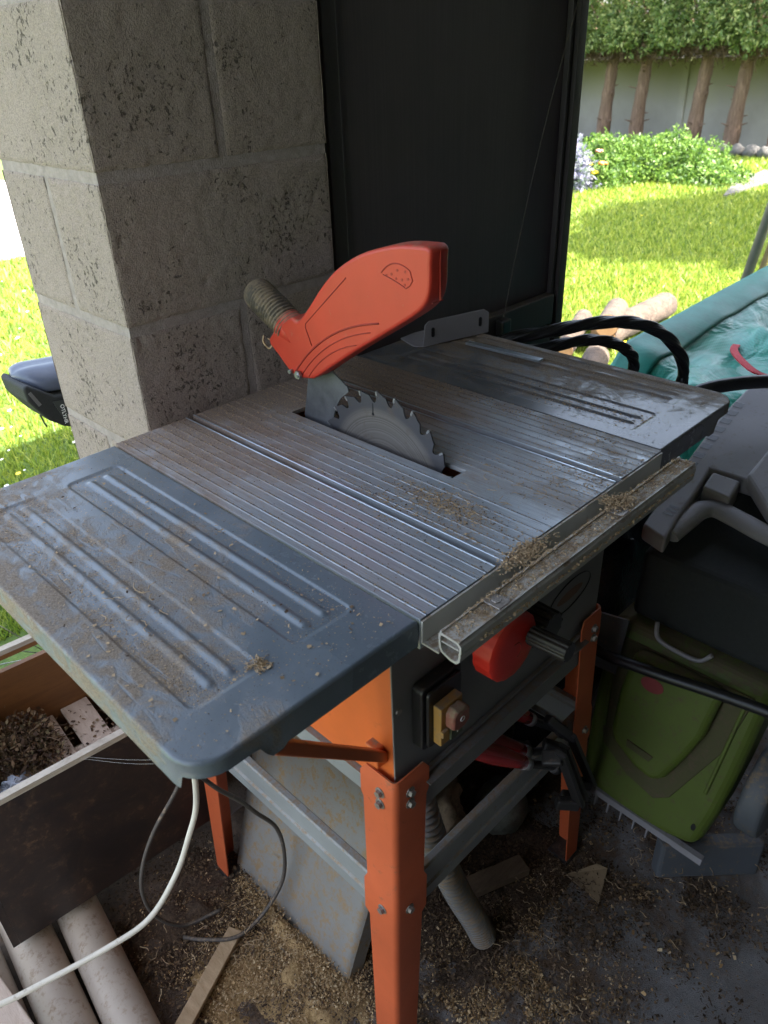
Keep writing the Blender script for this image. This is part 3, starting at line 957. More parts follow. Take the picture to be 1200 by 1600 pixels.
# orange struts from the body to the wings
for (a, b) in (((-0.2175, 0.066, 0.612), (-0.392, 0.012, 0.812)), ((-0.2175, 0.46, 0.612), (-0.40, 0.50, 0.812)), ((0.206, 0.09, 0.612), (0.395, 0.05, 0.812)), ((0.206, 0.46, 0.612), (0.395, 0.5, 0.812))):
    st = MB().bar(a, b, 0.013, 0.013)
    st.box((a[0] - 0.012, a[1] - 0.002, a[2] - 0.012), (a[0] + 0.002, a[1] + 0.018, a[2] + 0.018))
    st.build('wing_strut', 'orange', saw, bevel=0.002)

# --- aluminium guide rail, hollow profile along X at the front
def hollow(outer, inner, x0, x1, mb):
    n = len(outer)
    for poly in (outer, inner):
        mb.grid([[(x, q[0], q[1]) for q in poly + [poly[0]]] for x in (x0, x1)], smooth=False)
    for x in (x0, x1):
        vs = [(x, q[0], q[1]) for q in outer] + [(x, q[0], q[1]) for q in inner]
        mb.add(vs, [(i, (i + 1) % n, n + (i + 1) % n, n + i) for i in range(n)])


rail = MB()
RX0, RX1 = -0.226, 0.226
zt = ZT - 0.001
outer = [(-0.019, zt), (-0.0225, zt + 0.0002), (-0.044, zt - 0.0005), (-0.0485, zt - 0.004), (-0.0485, zt - 0.012), (-0.0470, zt - 0.0135), (-0.0480, zt - 0.015), (-0.0465, zt - 0.0225), (-0.042, zt - 0.0265), (-0.034, zt - 0.0265), (-0.0215, zt - 0.0225), (-0.018, zt - 0.018), (-0.0172, zt - 0.010), (-0.0172, zt - 0.003)]
outer = [(-0.0225 + (a_ + 0.0172) * 0.84, b_) for a_, b_ in outer]
cen = (-0.0358, zt - 0.013)
inner = [(cen[0] + (a - cen[0]) * 0.83, cen[1] + (b - cen[1]) * 0.80) for a, b in outer]
hollow(outer, inner, RX0, RX1, rail)
rail.box((RX0 + 0.0005, -0.0455, zt - 0.0105), (RX1 - 0.0005, -0.0255, zt - 0.0090))
rail.box((RX0, -0.0228, zt - 0.0265), (RX1, -0.0035, zt - 0.0245))
rail.box((RX0, -0.0034, zt - 0.0265), (RX1, -0.0012, zt - 0.0))
rail.box((RX0, -0.0262, zt + 0.0004), (RX1, -0.0240, zt + 0.0018)).box((RX0, -0.0470, zt + 0.0000), (RX1, -0.0450, zt + 0.0012))
rail.build('guide_rail', 'alu', saw)
for xx in (-0.158, 0.062):
    MB().box((xx - 0.009, -0.0455, zt + 0.0012), (xx + 0.009, -0.0240, zt + 0.0024)).cyl((xx, -0.0350, zt + 0.0024), (xx, -0.0350, zt + 0.0036), 0.005, 0.005, 6).build('rail_clip', 'bolt', saw, bevel=0.0004, seg=1)

# --- switch
def rrect(cx, cz, hx, hz, r, n=5):
    pts = []
    for (sx, sz, a0) in ((1, 1, 0), (-1, 1, 90), (-1, -1, 180), (1, -1, 270)):
        for k in range(n + 1):
            a = radians(a0 + 90 * k / n)
            pts.append((cx + sx * (hx - r) + r * cos(a), cz + sz * (hz - r) + r * sin(a)))
    return pts


sw = MB().prism(rrect(-0.158, 0.668, 0.033, 0.046, 0.007), lambda a, b, t: (a, t, b), BY0 - 0.016, BY0 - 0.0008)
sw.prism(rrect(-0.158, 0.6675, 0.028, 0.041, 0.006), lambda a, b, t: (a, t, b), BY0 - 0.021, BY0 - 0.0165)
swo = sw.build('switch_housing', 'black', saw, bevel=0.0015)
yb = MB().box((-0.179, BY0 - 0.033, 0.634), (-0.143, BY0 - 0.0215, 0.690)).box((-0.1435, BY0 - 0.030, 0.656), (-0.1385, BY0 - 0.0225, 0.668)).box((-0.181, BY0 - 0.038, 0.651), (-0.171, BY0 - 0.0335, 0.660))
yb.build('switch_plate', 'yellow', swo, bevel=0.0012)
MB().prism([(-0.174, 0.664), (-0.174, 0.682), (-0.168, 0.689), (-0.153, 0.689), (-0.146, 0.682), (-0.146, 0.664), (-0.155, 0.659), (-0.166, 0.659)], lambda a, b, t: (a, t, b), BY0 - 0.047, BY0 - 0.0335).build('stop_button', 'button_red', swo, bevel=0.003, seg=3)
MB().box((-0.166, BY0 - 0.037, 0.637), (-0.146, BY0 - 0.0335, 0.657)).build('start_button', 'button_green', swo, bevel=0.001)
MB().tube([(-0.160 + 0.0032 * cos(2 * pi * k / 16), BY0 - 0.0474, 0.674 + 0.0032 * sin(2 * pi * k / 16)) for k in range(17)], 0.0005, 5, caps=False).build('button_mark', 'white_ink', swo)
MB().box((-0.1565, BY0 - 0.0376, 0.6435), (-0.1552, BY0 - 0.0371, 0.6505)).build('button_mark', 'white_ink', swo)

# --- red hand wheel with black crank handle, and the black locking knob behind it
HW = Vector((-0.082, 0.0, 0.728))
hw = MB(); prof = [(0.0, -0.010), (0.026, -0.010), (0.030, -0.0095), (0.0395, -0.0085), (0.0425, -0.006), (0.0430, 0.016), (0.0410, 0.018), (0.0, 0.018)]
NW = 72; rows = []
for k in range(NW + 1):
    a = 2 * pi * (k % NW) / NW
    row = []
    for (r, yy) in prof:
        rr2 = r - (0.0007 if (k % 4 < 2 and 0.038 < r) else 0)
        row.append((HW.x + rr2 * cos(a), HW.y + yy, HW.z + rr2 * sin(a)))
    rows.append(row)
hw.grid(rows)
hwo = hw.build('hand_wheel', 'red_wheel', saw)
md = hwo.modifiers.new('es', 'EDGE_SPLIT'); md.split_angle = radians(40)
lg = MB(); cr_ = []
for k in range(20):
    a = radians(-70 + 180 * k / 19)
    cr_.append((HW.x + 0.010 * cos(a), -0.0102, HW.z - 0.004 + 0.011 * sin(a)))
lg.tube(cr_, 0.0006, 5).build('wheel_mark', 'guard_line', hwo)
MB().cyl((HW.x, 0.014, HW.z), (HW.x, 0.046, HW.z), 0.012, 0.014, 20).build('wheel_hub', 'black', hwo)
ch = MB(); ax0 = Vector((-0.055, -0.011, 0.732)); ax1 = Vector((-0.053, -0.060, 0.733))
rows = []
for i in range(2):
    p = ax0 if i == 0 else ax1
    rows.append([p + Vector((cos(2 * pi * k / 36), 0, sin(2 * pi * k / 36))) * (0.0118 - (0.0012 if k % 3 == 0 else 0)) for k in range(37)])
ch.grid(rows, smooth=False); ch.add([rows[0][k] for k in range(36)], [tuple(range(36))]); ch.add([rows[1][k] for k in range(36)], [tuple(range(36))])
ch.build('crank_handle', 'black', hwo, bevel=0.0006, seg=1)
kn = MB().cyl((-0.012, BY0 - 0.001, 0.716), (-0.012, BY0 - 0.060, 0.716), 0.0195, 0.0185, 26)
for k in range(12):
    a = 2 * pi * k / 12
    kn.bar((-0.012 + 0.019 * cos(a), BY0 - 0.015, 0.716 + 0.019 * sin(a)), (-0.012 + 0.0185 * cos(a), BY0 - 0.060, 0.716 + 0.0185 * sin(a)), 0.004, 0.004)
kn.box((-0.046, BY0 - 0.056, 0.704), (-0.026, BY0 - 0.014, 0.728))
kn.build('lock_knob', 'black', saw, bevel=0.0012)

# oval emblem and slanted slot on the front panel, screws
ov = MB(); pts = []
for k in range(49):
    a = 2 * pi * k / 48
    pts.append((0.124 + 0.058 * cos(a) * 0.86 - 0.0 * sin(a), BY0 - 0.0008, 0.658 + 0.0235 * sin(a) + 0.004 * cos(a)))
ov.tube(pts, 0.0008, 5, caps=False).build('emblem_outline', 'black_clean', saw)
ovf = MB().add([(p[0] * 0.62 + 0.124 * 0.38, p[1], 0.658 + (p[2] - 0.658) * 0.35) for p in pts[:-1]], [tuple(range(48))])
ovf.build('emblem', plain('faded_emblem', (0.17, 0.09, 0.06), 0.6), saw)
MB().bar((0.018, BY0 - 0.001, 0.690), (0.052, BY0 - 0.001, 0.726), 0.0015, 0.006, (0, 0, 1)).build('angle_slot', 'black_clean', saw)
for (xx, zz) in ((-0.211, 0.580), (-0.211, 0.69), (0.196, 0.58), (0.196, 0.72)):
    MB().cyl((xx, BY0 - 0.0022, zz), (xx, BY0 + 0.001, zz), 0.0038, 0.0042, 14).build('screw', 'bolt', saw)

# --- blade
R_, BC = 0.1245, Vector((0.0135, 0.28, 0.7975))
NT_ = 24
pl = []
for k in range(NT_):
    base = 2 * pi * k / NT_
    st = 2 * pi / NT_
    # a tooth: tip, relief to the back, round gullet, steep face.  Angles grow from +y towards -y over the top
    for (f_, rr_) in ((0.0, R_), (0.10, R_ - 0.0010), (0.34, R_ - 0.0050), (0.50, R_ - 0.0062), (0.60, R_ - 0.0110), (0.70, R_ - 0.0150), (0.80, R_ - 0.0160), (0.90, R_ - 0.0140), (0.965, R_ - 0.0085)):
        a = base + 0.09 - st * f_
        pl.append((a, rr_))
pl.sort(key=lambda q: -q[0] % (2 * pi))
poly = [(BC.y - cos(a) * r, BC.z + sin(a) * r) for a, r in pl]
n = len(poly)
bl = MB()
for s in (-1, 1):
    xx = BC.x + s * 0.0011
    bl.add([(xx, BC.y, BC.z)] + [(xx, a, b) for a, b in poly], [(0, 1 + i, 1 + (i + 1) % n) for i in range(n)])
bl.add([(BC.x - 0.0011, a, b) for a, b in poly] + [(BC.x + 0.0011, a, b) for a, b in poly], [(i, (i + 1) % n, n + (i + 1) % n, n + i) for i in range(n)])
blo = bl.build('saw_blade', 'blade', saw)
for k in range(NT_):
    tp = MB()
    a = 2 * pi * k / NT_ + 0.09
    c_, s_ = -cos(a), sin(a)
    ctr = Vector((BC.x, BC.y + c_ * (R_ - 0.003), BC.z + s_ * (R_ - 0.003)))
    tang = Vector((0, s_, cos(a)))
    tp.bar(ctr - tang * 0.0004, ctr + tang * 0.0022, 0.0032, 0.0066, (0, c_, s_))
    tp.build('carbide_tip', 'steel', blo)
for a in (radians(78), radians(168), radians(258), radians(348)):
    sl_ = MB(); p0 = Vector((BC.x - 0.0012, BC.y + cos(a) * 0.0925, BC.z + sin(a) * 0.0925)); p1 = Vector((BC.x - 0.0012, BC.y + cos(a + 0.03) * 0.1075, BC.z + sin(a + 0.03) * 0.1075))
    sl_.bar(p0, p1, 0.0004, 0.0016, (0, -sin(a), cos(a)))
    sl_.cyl(p0 - Vector((0.0002, 0, 0)), p0 + Vector((0.0002, 0, 0)), 0.0021, 0.0021, 12)
    sl_.build('expansion_slot', 'black_clean', blo)

# --- riving knife
def pyz(pts, x0, x1, mb, smooth=False):
    return mb.prism(pts, lambda a, b, t: (t, a, b), x0, x1, smooth)


knife = [(0.445, 0.80), (0.443, 0.848), (0.436, 0.873), (0.430, 0.898), (0.4265, 0.915), (0.424, 0.935), (0.380, 0.935), (0.372, 0.926), (0.347, 0.913), (0.345, 0.907), (0.362, 0.893), (0.374, 0.875), (0.381, 0.855), (0.384, 0.835), (0.388, 0.80)]
kf = MB(); pyz(knife, 0.0125, 0.0148, kf)
M['knife'] = plain('riving_knife_steel', (0.16, 0.165, 0.175), 0.42, 0.6, 0.3, 0.1, 30)
kf.build('riving_knife', 'knife', saw)

# --- red guard: two shells joined over a rounded back
GT0, GT1 = -0.010, 0.021
gp = [(0.4400, 0.9200), (0.4240, 0.9150), (0.4000, 0.9185), (0.3850, 0.9235), (0.3500, 0.9470), (0.3000, 0.9800), (0.2550, 1.0080), (0.2280, 1.0250), (0.1980, 1.0450), (0.1840, 1.0600), (0.1790, 1.0780), (0.1785, 1.1000), (0.1790, 1.1165),
      (0.1980, 1.1175), (0.2250, 1.1150), (0.2550, 1.1080), (0.2900, 1.0960), (0.3250, 1.0770), (0.3550, 1.0530), (0.3850, 1.0210), (0.4050, 1.0010), (0.4150, 0.9960), (0.4300, 0.9965), (0.4800, 0.9580), (0.4620, 0.9380)]


def smooth_closed(pts, n=4):
    N = len(pts); out = []
    for i in range(N):
        p0, p1, p2, p3 = (np.array(pts[(i + k) % N]) for k in (-1, 0, 1, 2))
        for k in range(n):
            t_ = k / n
            out.append(tuple(0.5 * (2 * p1 + (p2 - p0) * t_ + (2 * p0 - 5 * p1 + 4 * p2 - p3) * t_ ** 2 + (3 * p1 - p0 - 3 * p2 + p3) * t_ ** 3)))
    return out


gs = smooth_closed(gp, 3)
gm = MB(); pyz(gs, GT0, GT1, gm, True)
gd = gm.build('blade_guard', 'guard', saw, bevel=0.0045, seg=3)
gl = MB()
gx = GT0 - 0.0002


def gline(pts, r=0.0007):
    gl.tube([(gx, a, b) for a, b in pts], r, 5)


# rectangle outline, nested arcs at the lower rear, seam and fan emblem with dots
gline([(0.3120, 1.0670), (0.3950, 0.9960), (0.3960, 0.9900), (0.3860, 0.9680)])


def arc(y0, z0, y1, z1, sag, n=16):
    a = Vector((y0, z0)); b = Vector((y1, z1)); m_ = (a + b) / 2; nn = Vector((-(b - a).y, (b - a).x)).normalized() * sag
    out = []
    for k in range(n + 1):
        t_ = k / n
        p_ = a * (1 - t_) ** 2 + (m_ + nn * 2) * 2 * t_ * (1 - t_) + b * t_ ** 2
        out.append((p_.x, p_.y))
    return out


gline(arc(0.4255, 0.9230, 0.2590, 1.0220, -0.017), 0.0012)
gline(arc(0.4120, 0.9220, 0.2740, 1.0080, -0.013))
gline(arc(0.3980, 0.9225, 0.3000, 0.9870, -0.009))
gline(arc(0.2520, 1.0820, 0.2080, 1.0900, -0.009) + [(0.2040, 1.0800), (0.2080, 1.0740)] + arc(0.2120, 1.0690, 0.2490, 1.0800, 0.001)[1:])
for (a, b) in ((0.2360, 1.0825), (0.2270, 1.0880), (0.2200, 1.0785), (0.2150, 1.0880), (0.2290, 1.0785), (0.2110, 1.0805), (0.2160, 1.0735), (0.2440, 1.0800)):
    gl.cyl((gx - 0.0002, a, b), (gx + 0.001, a, b), 0.0016, 0.0016, 8)
gl.build('moulded_line', 'guard_line', gd)
em = MB(); em.box((0.0050, 0.1765, 1.060), (0.0056, 0.1786, 1.1130)); em.box((-0.004, 0.1800, 1.0575), (0.014, 0.1815, 1.0585))
em.build('shell_seam', 'guard_line', gd)
gb = MB().cyl((GT0 - 0.008, 0.4160, 0.9215), (GT1 + 0.006, 0.4160, 0.9215), 0.0034, 0.0034, 12).cyl((GT0 - 0.006, 0.4160, 0.9215), (GT0 - 0.002, 0.4160, 0.9215), 0.0062, 0.0062, 6, True, False).cyl((GT0 - 0.006, 0.4330, 0.9225), (GT0 + 0.001, 0.4330, 0.9225), 0.0028, 0.0028, 10)
gb.build('guard_bolt', 'steel', gd)
# short corrugated suction hose on the guard's nozzle
path = catmull([(0.0105, 0.452, 0.973), (0.0105, 0.480, 0.990), (0.012, 0.510, 1.003), (0.020, 0.532, 1.005)], 14)
nz = MB().cyl((0.0105, 0.430, 0.962), (0.0105, 0.462, 0.980), 0.0205, 0.0220, 26); nz.build('nozzle', 'guard', gd)
fine = []
for i in range(len(path) - 1):
    for k in range(5): fine.append(path[i].lerp(path[i + 1], k / 5))
rs = [0.0205 + 0.0024 * (0.5 + 0.5 * sin(i * 2 * pi / 11)) for i in range(len(fine))]
hs = MB().tube(fine, rs, 26)
M['hose_brown'] = painted('dusty_ribbed_hose', (0.05, 0.043, 0.036), 0.6, 0, 0.75, 0.5, 0, 0.2, dustcol=(0.20, 0.15, 0.10))
hs.build('suction_hose', 'hose_brown', gd)
hc = MB().tube(catmull([(-0.012, 0.487, 0.962), (-0.014, 0.487, 0.953), (-0.010, 0.480, 0.944), (-0.004, 0.478, 0.952), (-0.008, 0.484, 0.957)], 6), 0.0013, 6)
hc.build('clip', 'chip', gd)

# ------------------------------------------------------------------ loose things on the table
lb = MB()
a0 = Vector((0.330, 0.497, ZT)); dirv = Vector((0.80, -0.21, 0)).normalized(); nv = Vector((0.21, 0.80, 0)).normalized()
L_ = 0.142
def lp(u, v, zz): return a0 + dirv * u + nv * v + Vector((0, 0, zz))
prof = [(0, 0.0), (0, 0.004), (0.004, 0.038), (0.012, 0.044), (L_ - 0.012, 0.044), (L_, 0.036), (L_, 0.0)]
lb.prism(prof, lambda a, b, t: tuple(lp(a, t, b + 0.001)), 0.0, 0.0022)
br = empty('angle_bracket', tuple(a0 + dirv * 0.08), 'grey steel angle bracket with slotted upright lying at the back right of the table', 'bracket')
lb.build('upright_plate', 'greybox', br, bevel=0.0006, seg=1)
fl = MB(); fpoly = [(0.0, 0.0)] + [(-0.012 + 0.02 * (1 - cos(k * pi / 12)) * 0.2, 0.06 * k / 6) for k in range(1, 7)] + [(0.03, 0.072), (L_, 0.072), (L_, 0.0)]
fl.prism(fpoly, lambda a, b, t: tuple(lp(a, b + 0.0024, t)), 0.0008, 0.0026); fl.build('base_plate', 'greybox', br)
for u in (0.020, L_ - 0.020):
    MB().prism(rrect(u, 0.024, 0.0032, 0.0085, 0.003), lambda a, b, t: tuple(lp(a, t, b)), -0.0008, -0.0001).build('slot_hole', 'black_clean', br)

stp = MB().box((-0.075, -0.0065, 0.0), (0.075, 0.0065, 0.0045), Matrix.Translation((0.3925, 0.372, ZT + 0.0022)) @ Matrix.Rotation(radians(-88), 4, 'Z'))
props(stp.build('metal_strip', 'alu_clean', origin=(0.3925, 0.372, ZT), bevel=0.0006), 'short bright aluminium strip lying on the right wing of the saw', 'strip')

tf = []
def add_curls(c, n, spread, ln, r, mb):
    c = Vector(c)
    for k in range(n):
        p = c + Vector((random.gauss(0, spread), random.gauss(0, spread), abs(random.gauss(0, spread * 0.4))))
        a = random.uniform(0, 2 * pi)
        pts = [p]
        for q in range(3):
            a += random.uniform(-1.1, 1.1)
            p = p + Vector((cos(a), sin(a), random.uniform(-0.3, 0.3))) * ln
            p.z = max(p.z, c.z + 0.0003)
            pts.append(p)
        mb.tube(catmull(pts, 3), r, 4)


tuf = MB(); add_curls((-0.364, 0.062, ZT - 0.0005), 60, 0.0030, 0.0032, 0.00035, tuf)
props(tuf.build('shaving_tuft', 'chip', origin=(-0.364, 0.062, ZT)), 'small pale tuft of wood shavings at the front corner of the left wing', 'wood shavings')

# ------------------------------------------------------------------ dust and chips on the table
def on_table(P):
    return P


pts = []; siz = []
def spread(n, fx, fy, z, s):
    x_ = fx(n); y_ = fy(n)
    pts.append(np.stack([x_, y_, np.full(n, z)], 1)); siz.append(np.full(n, s))


U = RNG.uniform
N_ = RNG.normal
for gx_ in GR:        # dust caught in the grooves
    spread(520, lambda n: gx_ + N_(0, 0.0007, n), lambda n: U(0.0, 0.56, n) , ZT + 0.0001, 0.0014)
for sx in (S1, S2):
    spread(1800, lambda n: sx + U(-SW, SW, n), lambda n: U(0.0, 0.56, n), ZT - 0.0090, 0.0022)
spread(3800, lambda n: U(-0.225, 0.228, n), lambda n: U(0, 0.56, n) ** 1.0, ZT + 0.0004, 0.0011)
spread(5200, lambda n: U(-0.22, 0.225, n), lambda n: 0.56 - np.abs(N_(0, 0.10, n)).clip(0, .5), ZT + 0.0005, 0.0014)
spread(1500, lambda n: -0.055 + N_(0, 0.012, n), lambda n: 0.115 + N_(0, 0.04, n).clip(-.1, .3), ZT + 0.0007, 0.0019)
spread(900, lambda n: 0.12 + N_(0, 0.04, n).clip(-.1, .1), lambda n: np.abs(N_(0, 0.05, n)), ZT + 0.0005, 0.0018)
spread(900, lambda n: -0.10 + N_(0, 0.012, n), lambda n: 0.14 + N_(0, 0.07, n).clip(-.13, .3), ZT + 0.0007, 0.0020)
spread(900, lambda n: 0.21 + N_(0, 0.012, n).clip(-.03, .018), lambda n: U(0.05, 0.4, n), ZT + 0.0007, 0.0018)
# left wing: thick in the two recesses and at the outer edge, thin elsewhere
spread(5200, lambda n: U(-0.43, -0.362, n), lambda n: U(0.06, 0.5, n), ZT - 0.0022, 0.0011)
spread(2600, lambda n: U(-0.325, -0.255, n), lambda n: U(0.06, 0.5, n), ZT - 0.0022, 0.0010)
spread(3500, lambda n: U(-0.465, -0.235, n), lambda n: U(0.01, 0.55, n), ZT + 0.0002, 0.0010)
spread(260, lambda n: U(-0.46, -0.24, n), lambda n: U(0.01, 0.55, n), ZT + 0.0006, 0.0030)
# right wing
spread(3000, lambda n: U(0.24, 0.45, n), lambda n: U(0.02, 0.55, n), ZT + 0.0002, 0.0013)
spread(800, lambda n: 0.30 + N_(0, 0.02, n), lambda n: 0.16 + N_(0, 0.07, n).clip(-.1, .3), ZT - 0.0015, 0.0022)
P = np.concatenate(pts); S = np.concatenate(siz)
keep = ~((P[:, 0] > -0.001) & (P[:, 0] < 0.027) & (P[:, 1] > 0.15) & (P[:, 1] < 0.46)) & (P[:, 1] >= 0.001) & (P[:, 1] < 0.559)
keep &= ~((P[:, 2] > ZT - 0.005) & ((np.abs(P[:, 0] - S1) < SW) | (np.abs(P[:, 0] - S2) < SW)))
P = P[keep]; S = S[keep]
half = RNG.random(len(P)) < 0.75
o = fast_mesh('sawdust', flakes(P[half], S[half], 0.6, 0.25), 4, 'chip', (0, 0.28, ZT)); props(o, kind='stuff')
o = fast_mesh('sawdust', flakes(P[~half], S[~half], 0.6, 0.25), 4, 'chip_dark', (0, 0.28, ZT)); props(o, kind='stuff')

# heaps on the rail and in the slot openings
pts = []; siz = []
spread(3800, lambda n: U(RX0 + 0.006, RX1, n), lambda n: U(-0.0445, -0.0265, n), ZT - 0.0008, 0.0017)
spread(900, lambda n: 0.075 + N_(0, 0.012, n), lambda n: -0.030 + N_(0, 0.006, n), ZT + 0.0020, 0.0026)
spread(1500, lambda n: -0.075 + N_(0, 0.018, n), lambda n: -0.008 + N_(0, 0.006, n), ZT + 0.0005, 0.0026)
spread(900, lambda n: U(-0.2, 0.21, n), lambda n: -0.0262 + N_(0, 0.001, n), ZT + 0.002, 0.0022)
spread(150, lambda n: U(-0.12, 0.21, n), lambda n: U(-0.017, -0.004, n), ZT - 0.023, 0.003)
spread(500, lambda n: U(-0.2, 0.22, n), lambda n: U(-0.052, -0.048, n), ZT - 0.012, 0.0030)
P = np.concatenate(pts); S = np.concatenate(siz); P[:, 2] += np.abs(N_(0, 0.0012, len(P)))
o = fast_mesh('sawdust', flakes(P, S, 0.4, 0.6), 4, 'chip', (0, -0.03, ZT)); props(o, kind='stuff')
cu = MB(); add_curls((0.070, -0.020, ZT + 0.002), 60, 0.006, 0.003, 0.00035, cu); add_curls((-0.070, -0.006, ZT - 0.002), 60, 0.007, 0.003, 0.00035, cu)
add_curls((-0.02, 0.10, ZT + 0.0004), 26, 0.03, 0.004, 0.00035, cu); add_curls((0.12, 0.04, ZT + 0.0004), 26, 0.02, 0.004, 0.00035, cu)
add_curls((0.03, 0.05, ZT + 0.0004), 16, 0.03, 0.004, 0.00035, cu); add_curls((-0.40, 0.20, ZT), 16, 0.02, 0.004, 0.0004, cu)
props(cu.build('wood_curls', 'chip', origin=(0, 0, ZT)), kind='stuff')

# ================================================================== UNDER THE TABLE
# grey sheet metal panel leaning in the frame, with a lip at its foot
gpn = empty('sheet_panel', (-0.22, 0.32, 0), 'large grey sheet-metal panel leaning under the saw, dusted with sawdust', 'metal panel')
A_ = Vector((-0.228, 0.170, 0.0)); B_ = Vector((-0.228, 0.470, 0.0)); upv = Vector((0.41, 0.0, 1.0)).normalized() * 0.56
X = []
for j in range(30):
    row = []
    for i in range(20):
        p_ = A_.lerp(B_, i / 19) + upv * (j / 29)
        p_.y += 0.06 * (j / 29) * (i / 19)
        p_ += Vector((-1, 0, .4)) * 0.003 * sin(i * 0.5) * sin(j * 0.2)
        row.append(p_)
    X.append(row)
MB().grid(X).build('sheet', 'sheet', gpn, solid=0.0018)
e1 = MB()
ev_ = [A_ + Vector((0, -0.001, 0)), A_ + upv + Vector((0, -0.001, 0)), A_ + upv + Vector((0.030, -0.001, -0.012)), A_ + Vector((0.034, -0.001, 0.0))]
e1.add(ev_ + [q + Vector((0, 0.0015, 0)) for q in ev_], [(0, 1, 2, 3), (7, 6, 5, 4), (0, 4, 5, 1), (1, 5, 6, 2), (2, 6, 7, 3), (3, 7, 4, 0)])
e1.build('folded_edge', 'sheet', gpn)
MB().box((-0.262, 0.205, 0.0), (-0.2325, 0.44, 0.0018)).box((-0.264, 0.205, 0.0), (-0.2622, 0.44, 0.010)).build('foot_lip', 'sheet', gpn)
# second flap higher up: the chute plate inside the frame
MB().add([(-0.205, 0.10, 0.56), (-0.205, 0.46, 0.56), (-0.05, 0.46, 0.43), (-0.05, 0.10, 0.43)], [(0, 1, 2, 3)]).build('chute_plate', 'sheet', saw, solid=0.0015)

# white cable coming from under the saw, across the floor towards the viewer's left
props(MB().tube(catmull([(-0.30, 0.33, 0.60), (-0.318, 0.335, 0.49), (-0.330, 0.335, 0.40), (-0.352, 0.335, 0.35), (-0.385, 0.335, 0.295), (-0.436, 0.34, 0.245), (-0.50, 0.36, 0.225), (-0.60, 0.395, 0.21), (-0.72, 0.43, 0.20), (-0.9, 0.45, 0.12)], 10), 0.0042, 12).build('power_cable', 'ivory', origin=(-0.3, 0.33, 0.4)), 'long ivory power cable hanging from under the saw and sweeping left', 'cable')
props(MB().tube(catmull([(-0.34, 0.37, 0.60), (-0.325, 0.35, 0.48), (-0.300, 0.34, 0.41), (-0.262, 0.34, 0.340), (-0.238, 0.34, 0.289), (-0.207, 0.34, 0.222), (-0.203, 0.335, 0.155), (-0.218, 0.335, 0.090), (-0.263, 0.345, 0.035), (-0.311, 0.35, 0.030), (-0.350, 0.385, 0.030), (-0.37, 0.42, 0.02)], 10), 0.0034, 10).build('power_cable', 'cable_black', origin=(-0.26, 0.3, 0.3)), 'dark dusty cable looping in front of the grey sheet panel', 'cable')
props(MB().tube(catmull([(-0.27, 0.44, 0.56), (-0.285, 0.44, 0.40), (-0.303, 0.44, 0.335), (-0.362, 0.44, 0.273), (-0.395, 0.44, 0.215), (-0.406, 0.44, 0.155), (-0.395, 0.44, 0.085), (-0.36, 0.43, 0.032), (-0.30, 0.41, 0.028)], 10), 0.0032, 10).build('power_cable', 'cable_black', origin=(-0.32, 0.43, 0.3)), 'dark dusty cable hanging behind the ivory cable', 'cable')


def ribbed(path, r, amp, pitch_steps=6, n=22):
    fine_ = []
    P_ = [Vector(q) for q in path]
    L = sum((P_[i + 1] - P_[i]).length for i in range(len(P_) - 1))
    return P_


hp = catmull([(-0.105, 0.14, 0.50), (-0.100, 0.125, 0.40), (-0.088, 0.108, 0.30), (-0.072, 0.095, 0.22), (-0.052, 0.082, 0.14), (-0.030, 0.066, 0.065), (-0.018, 0.055, 0.015)], 22)
rs = [0.0190 + 0.0030 * sin(i * 2 * pi / 4.6) for i in range(len(hp))]
hp2 = []; 
for i in range(len(hp) - 1):
    for k in range(3): hp2.append(hp[i].lerp(hp[i + 1], k / 3))
rs = [0.0185 + 0.0040 * sin(i * 2 * pi / 8) for i in range(len(hp2))]
props(MB().tube(hp2, rs, 22).build('ribbed_hose', 'hose', origin=(-0.05, 0.1, 0)), 'grey ribbed suction hose standing on the floor behind the front leg', 'hose')

sck = MB().blob((0.02, 0.235, 0.10), (0.085, 0.07, 0.12), 0.45, 12, 24, 2.6)
M['sack'] = painted('dusty_brown_cloth', (0.10, 0.075, 0.05), 0.95, 0, 0.8, 0.5, 0.2, 0.6)
props(sck.build('cloth_sack', 'sack', origin=(0.02, 0.235, 0)), 'crumpled brown cloth sack under the saw behind the ribbed hose', 'sack')
for (px_, py_, rz_, L_2, w_2, lab_) in ((0.13, 0.30, 0.5, 0.22, 0.05, 'dark offcut board lying deepest under the saw behind the sack'), (0.06, 0.11, -0.35, 0.16, 0.035, 'narrow dark offcut board lying in the litter under the front brace'), (-0.13, 0.36, 1.1, 0.18, 0.045, 'dusty offcut board lying behind the grey sheet panel')):
    ob_ = MB().box((-L_2 / 2, -w_2 / 2, 0), (L_2 / 2, w_2 / 2, 0.018), Matrix.Translation((px_, py_, 0.016)) @ Matrix.Rotation(rz_, 4, 'Z') @ Matrix.Rotation(0.08, 4, 'Y'))
    props(ob_.build('wood_offcut', 'stick_dark', origin=(px_, py_, 0), bevel=0.002), lab_, 'wood piece')

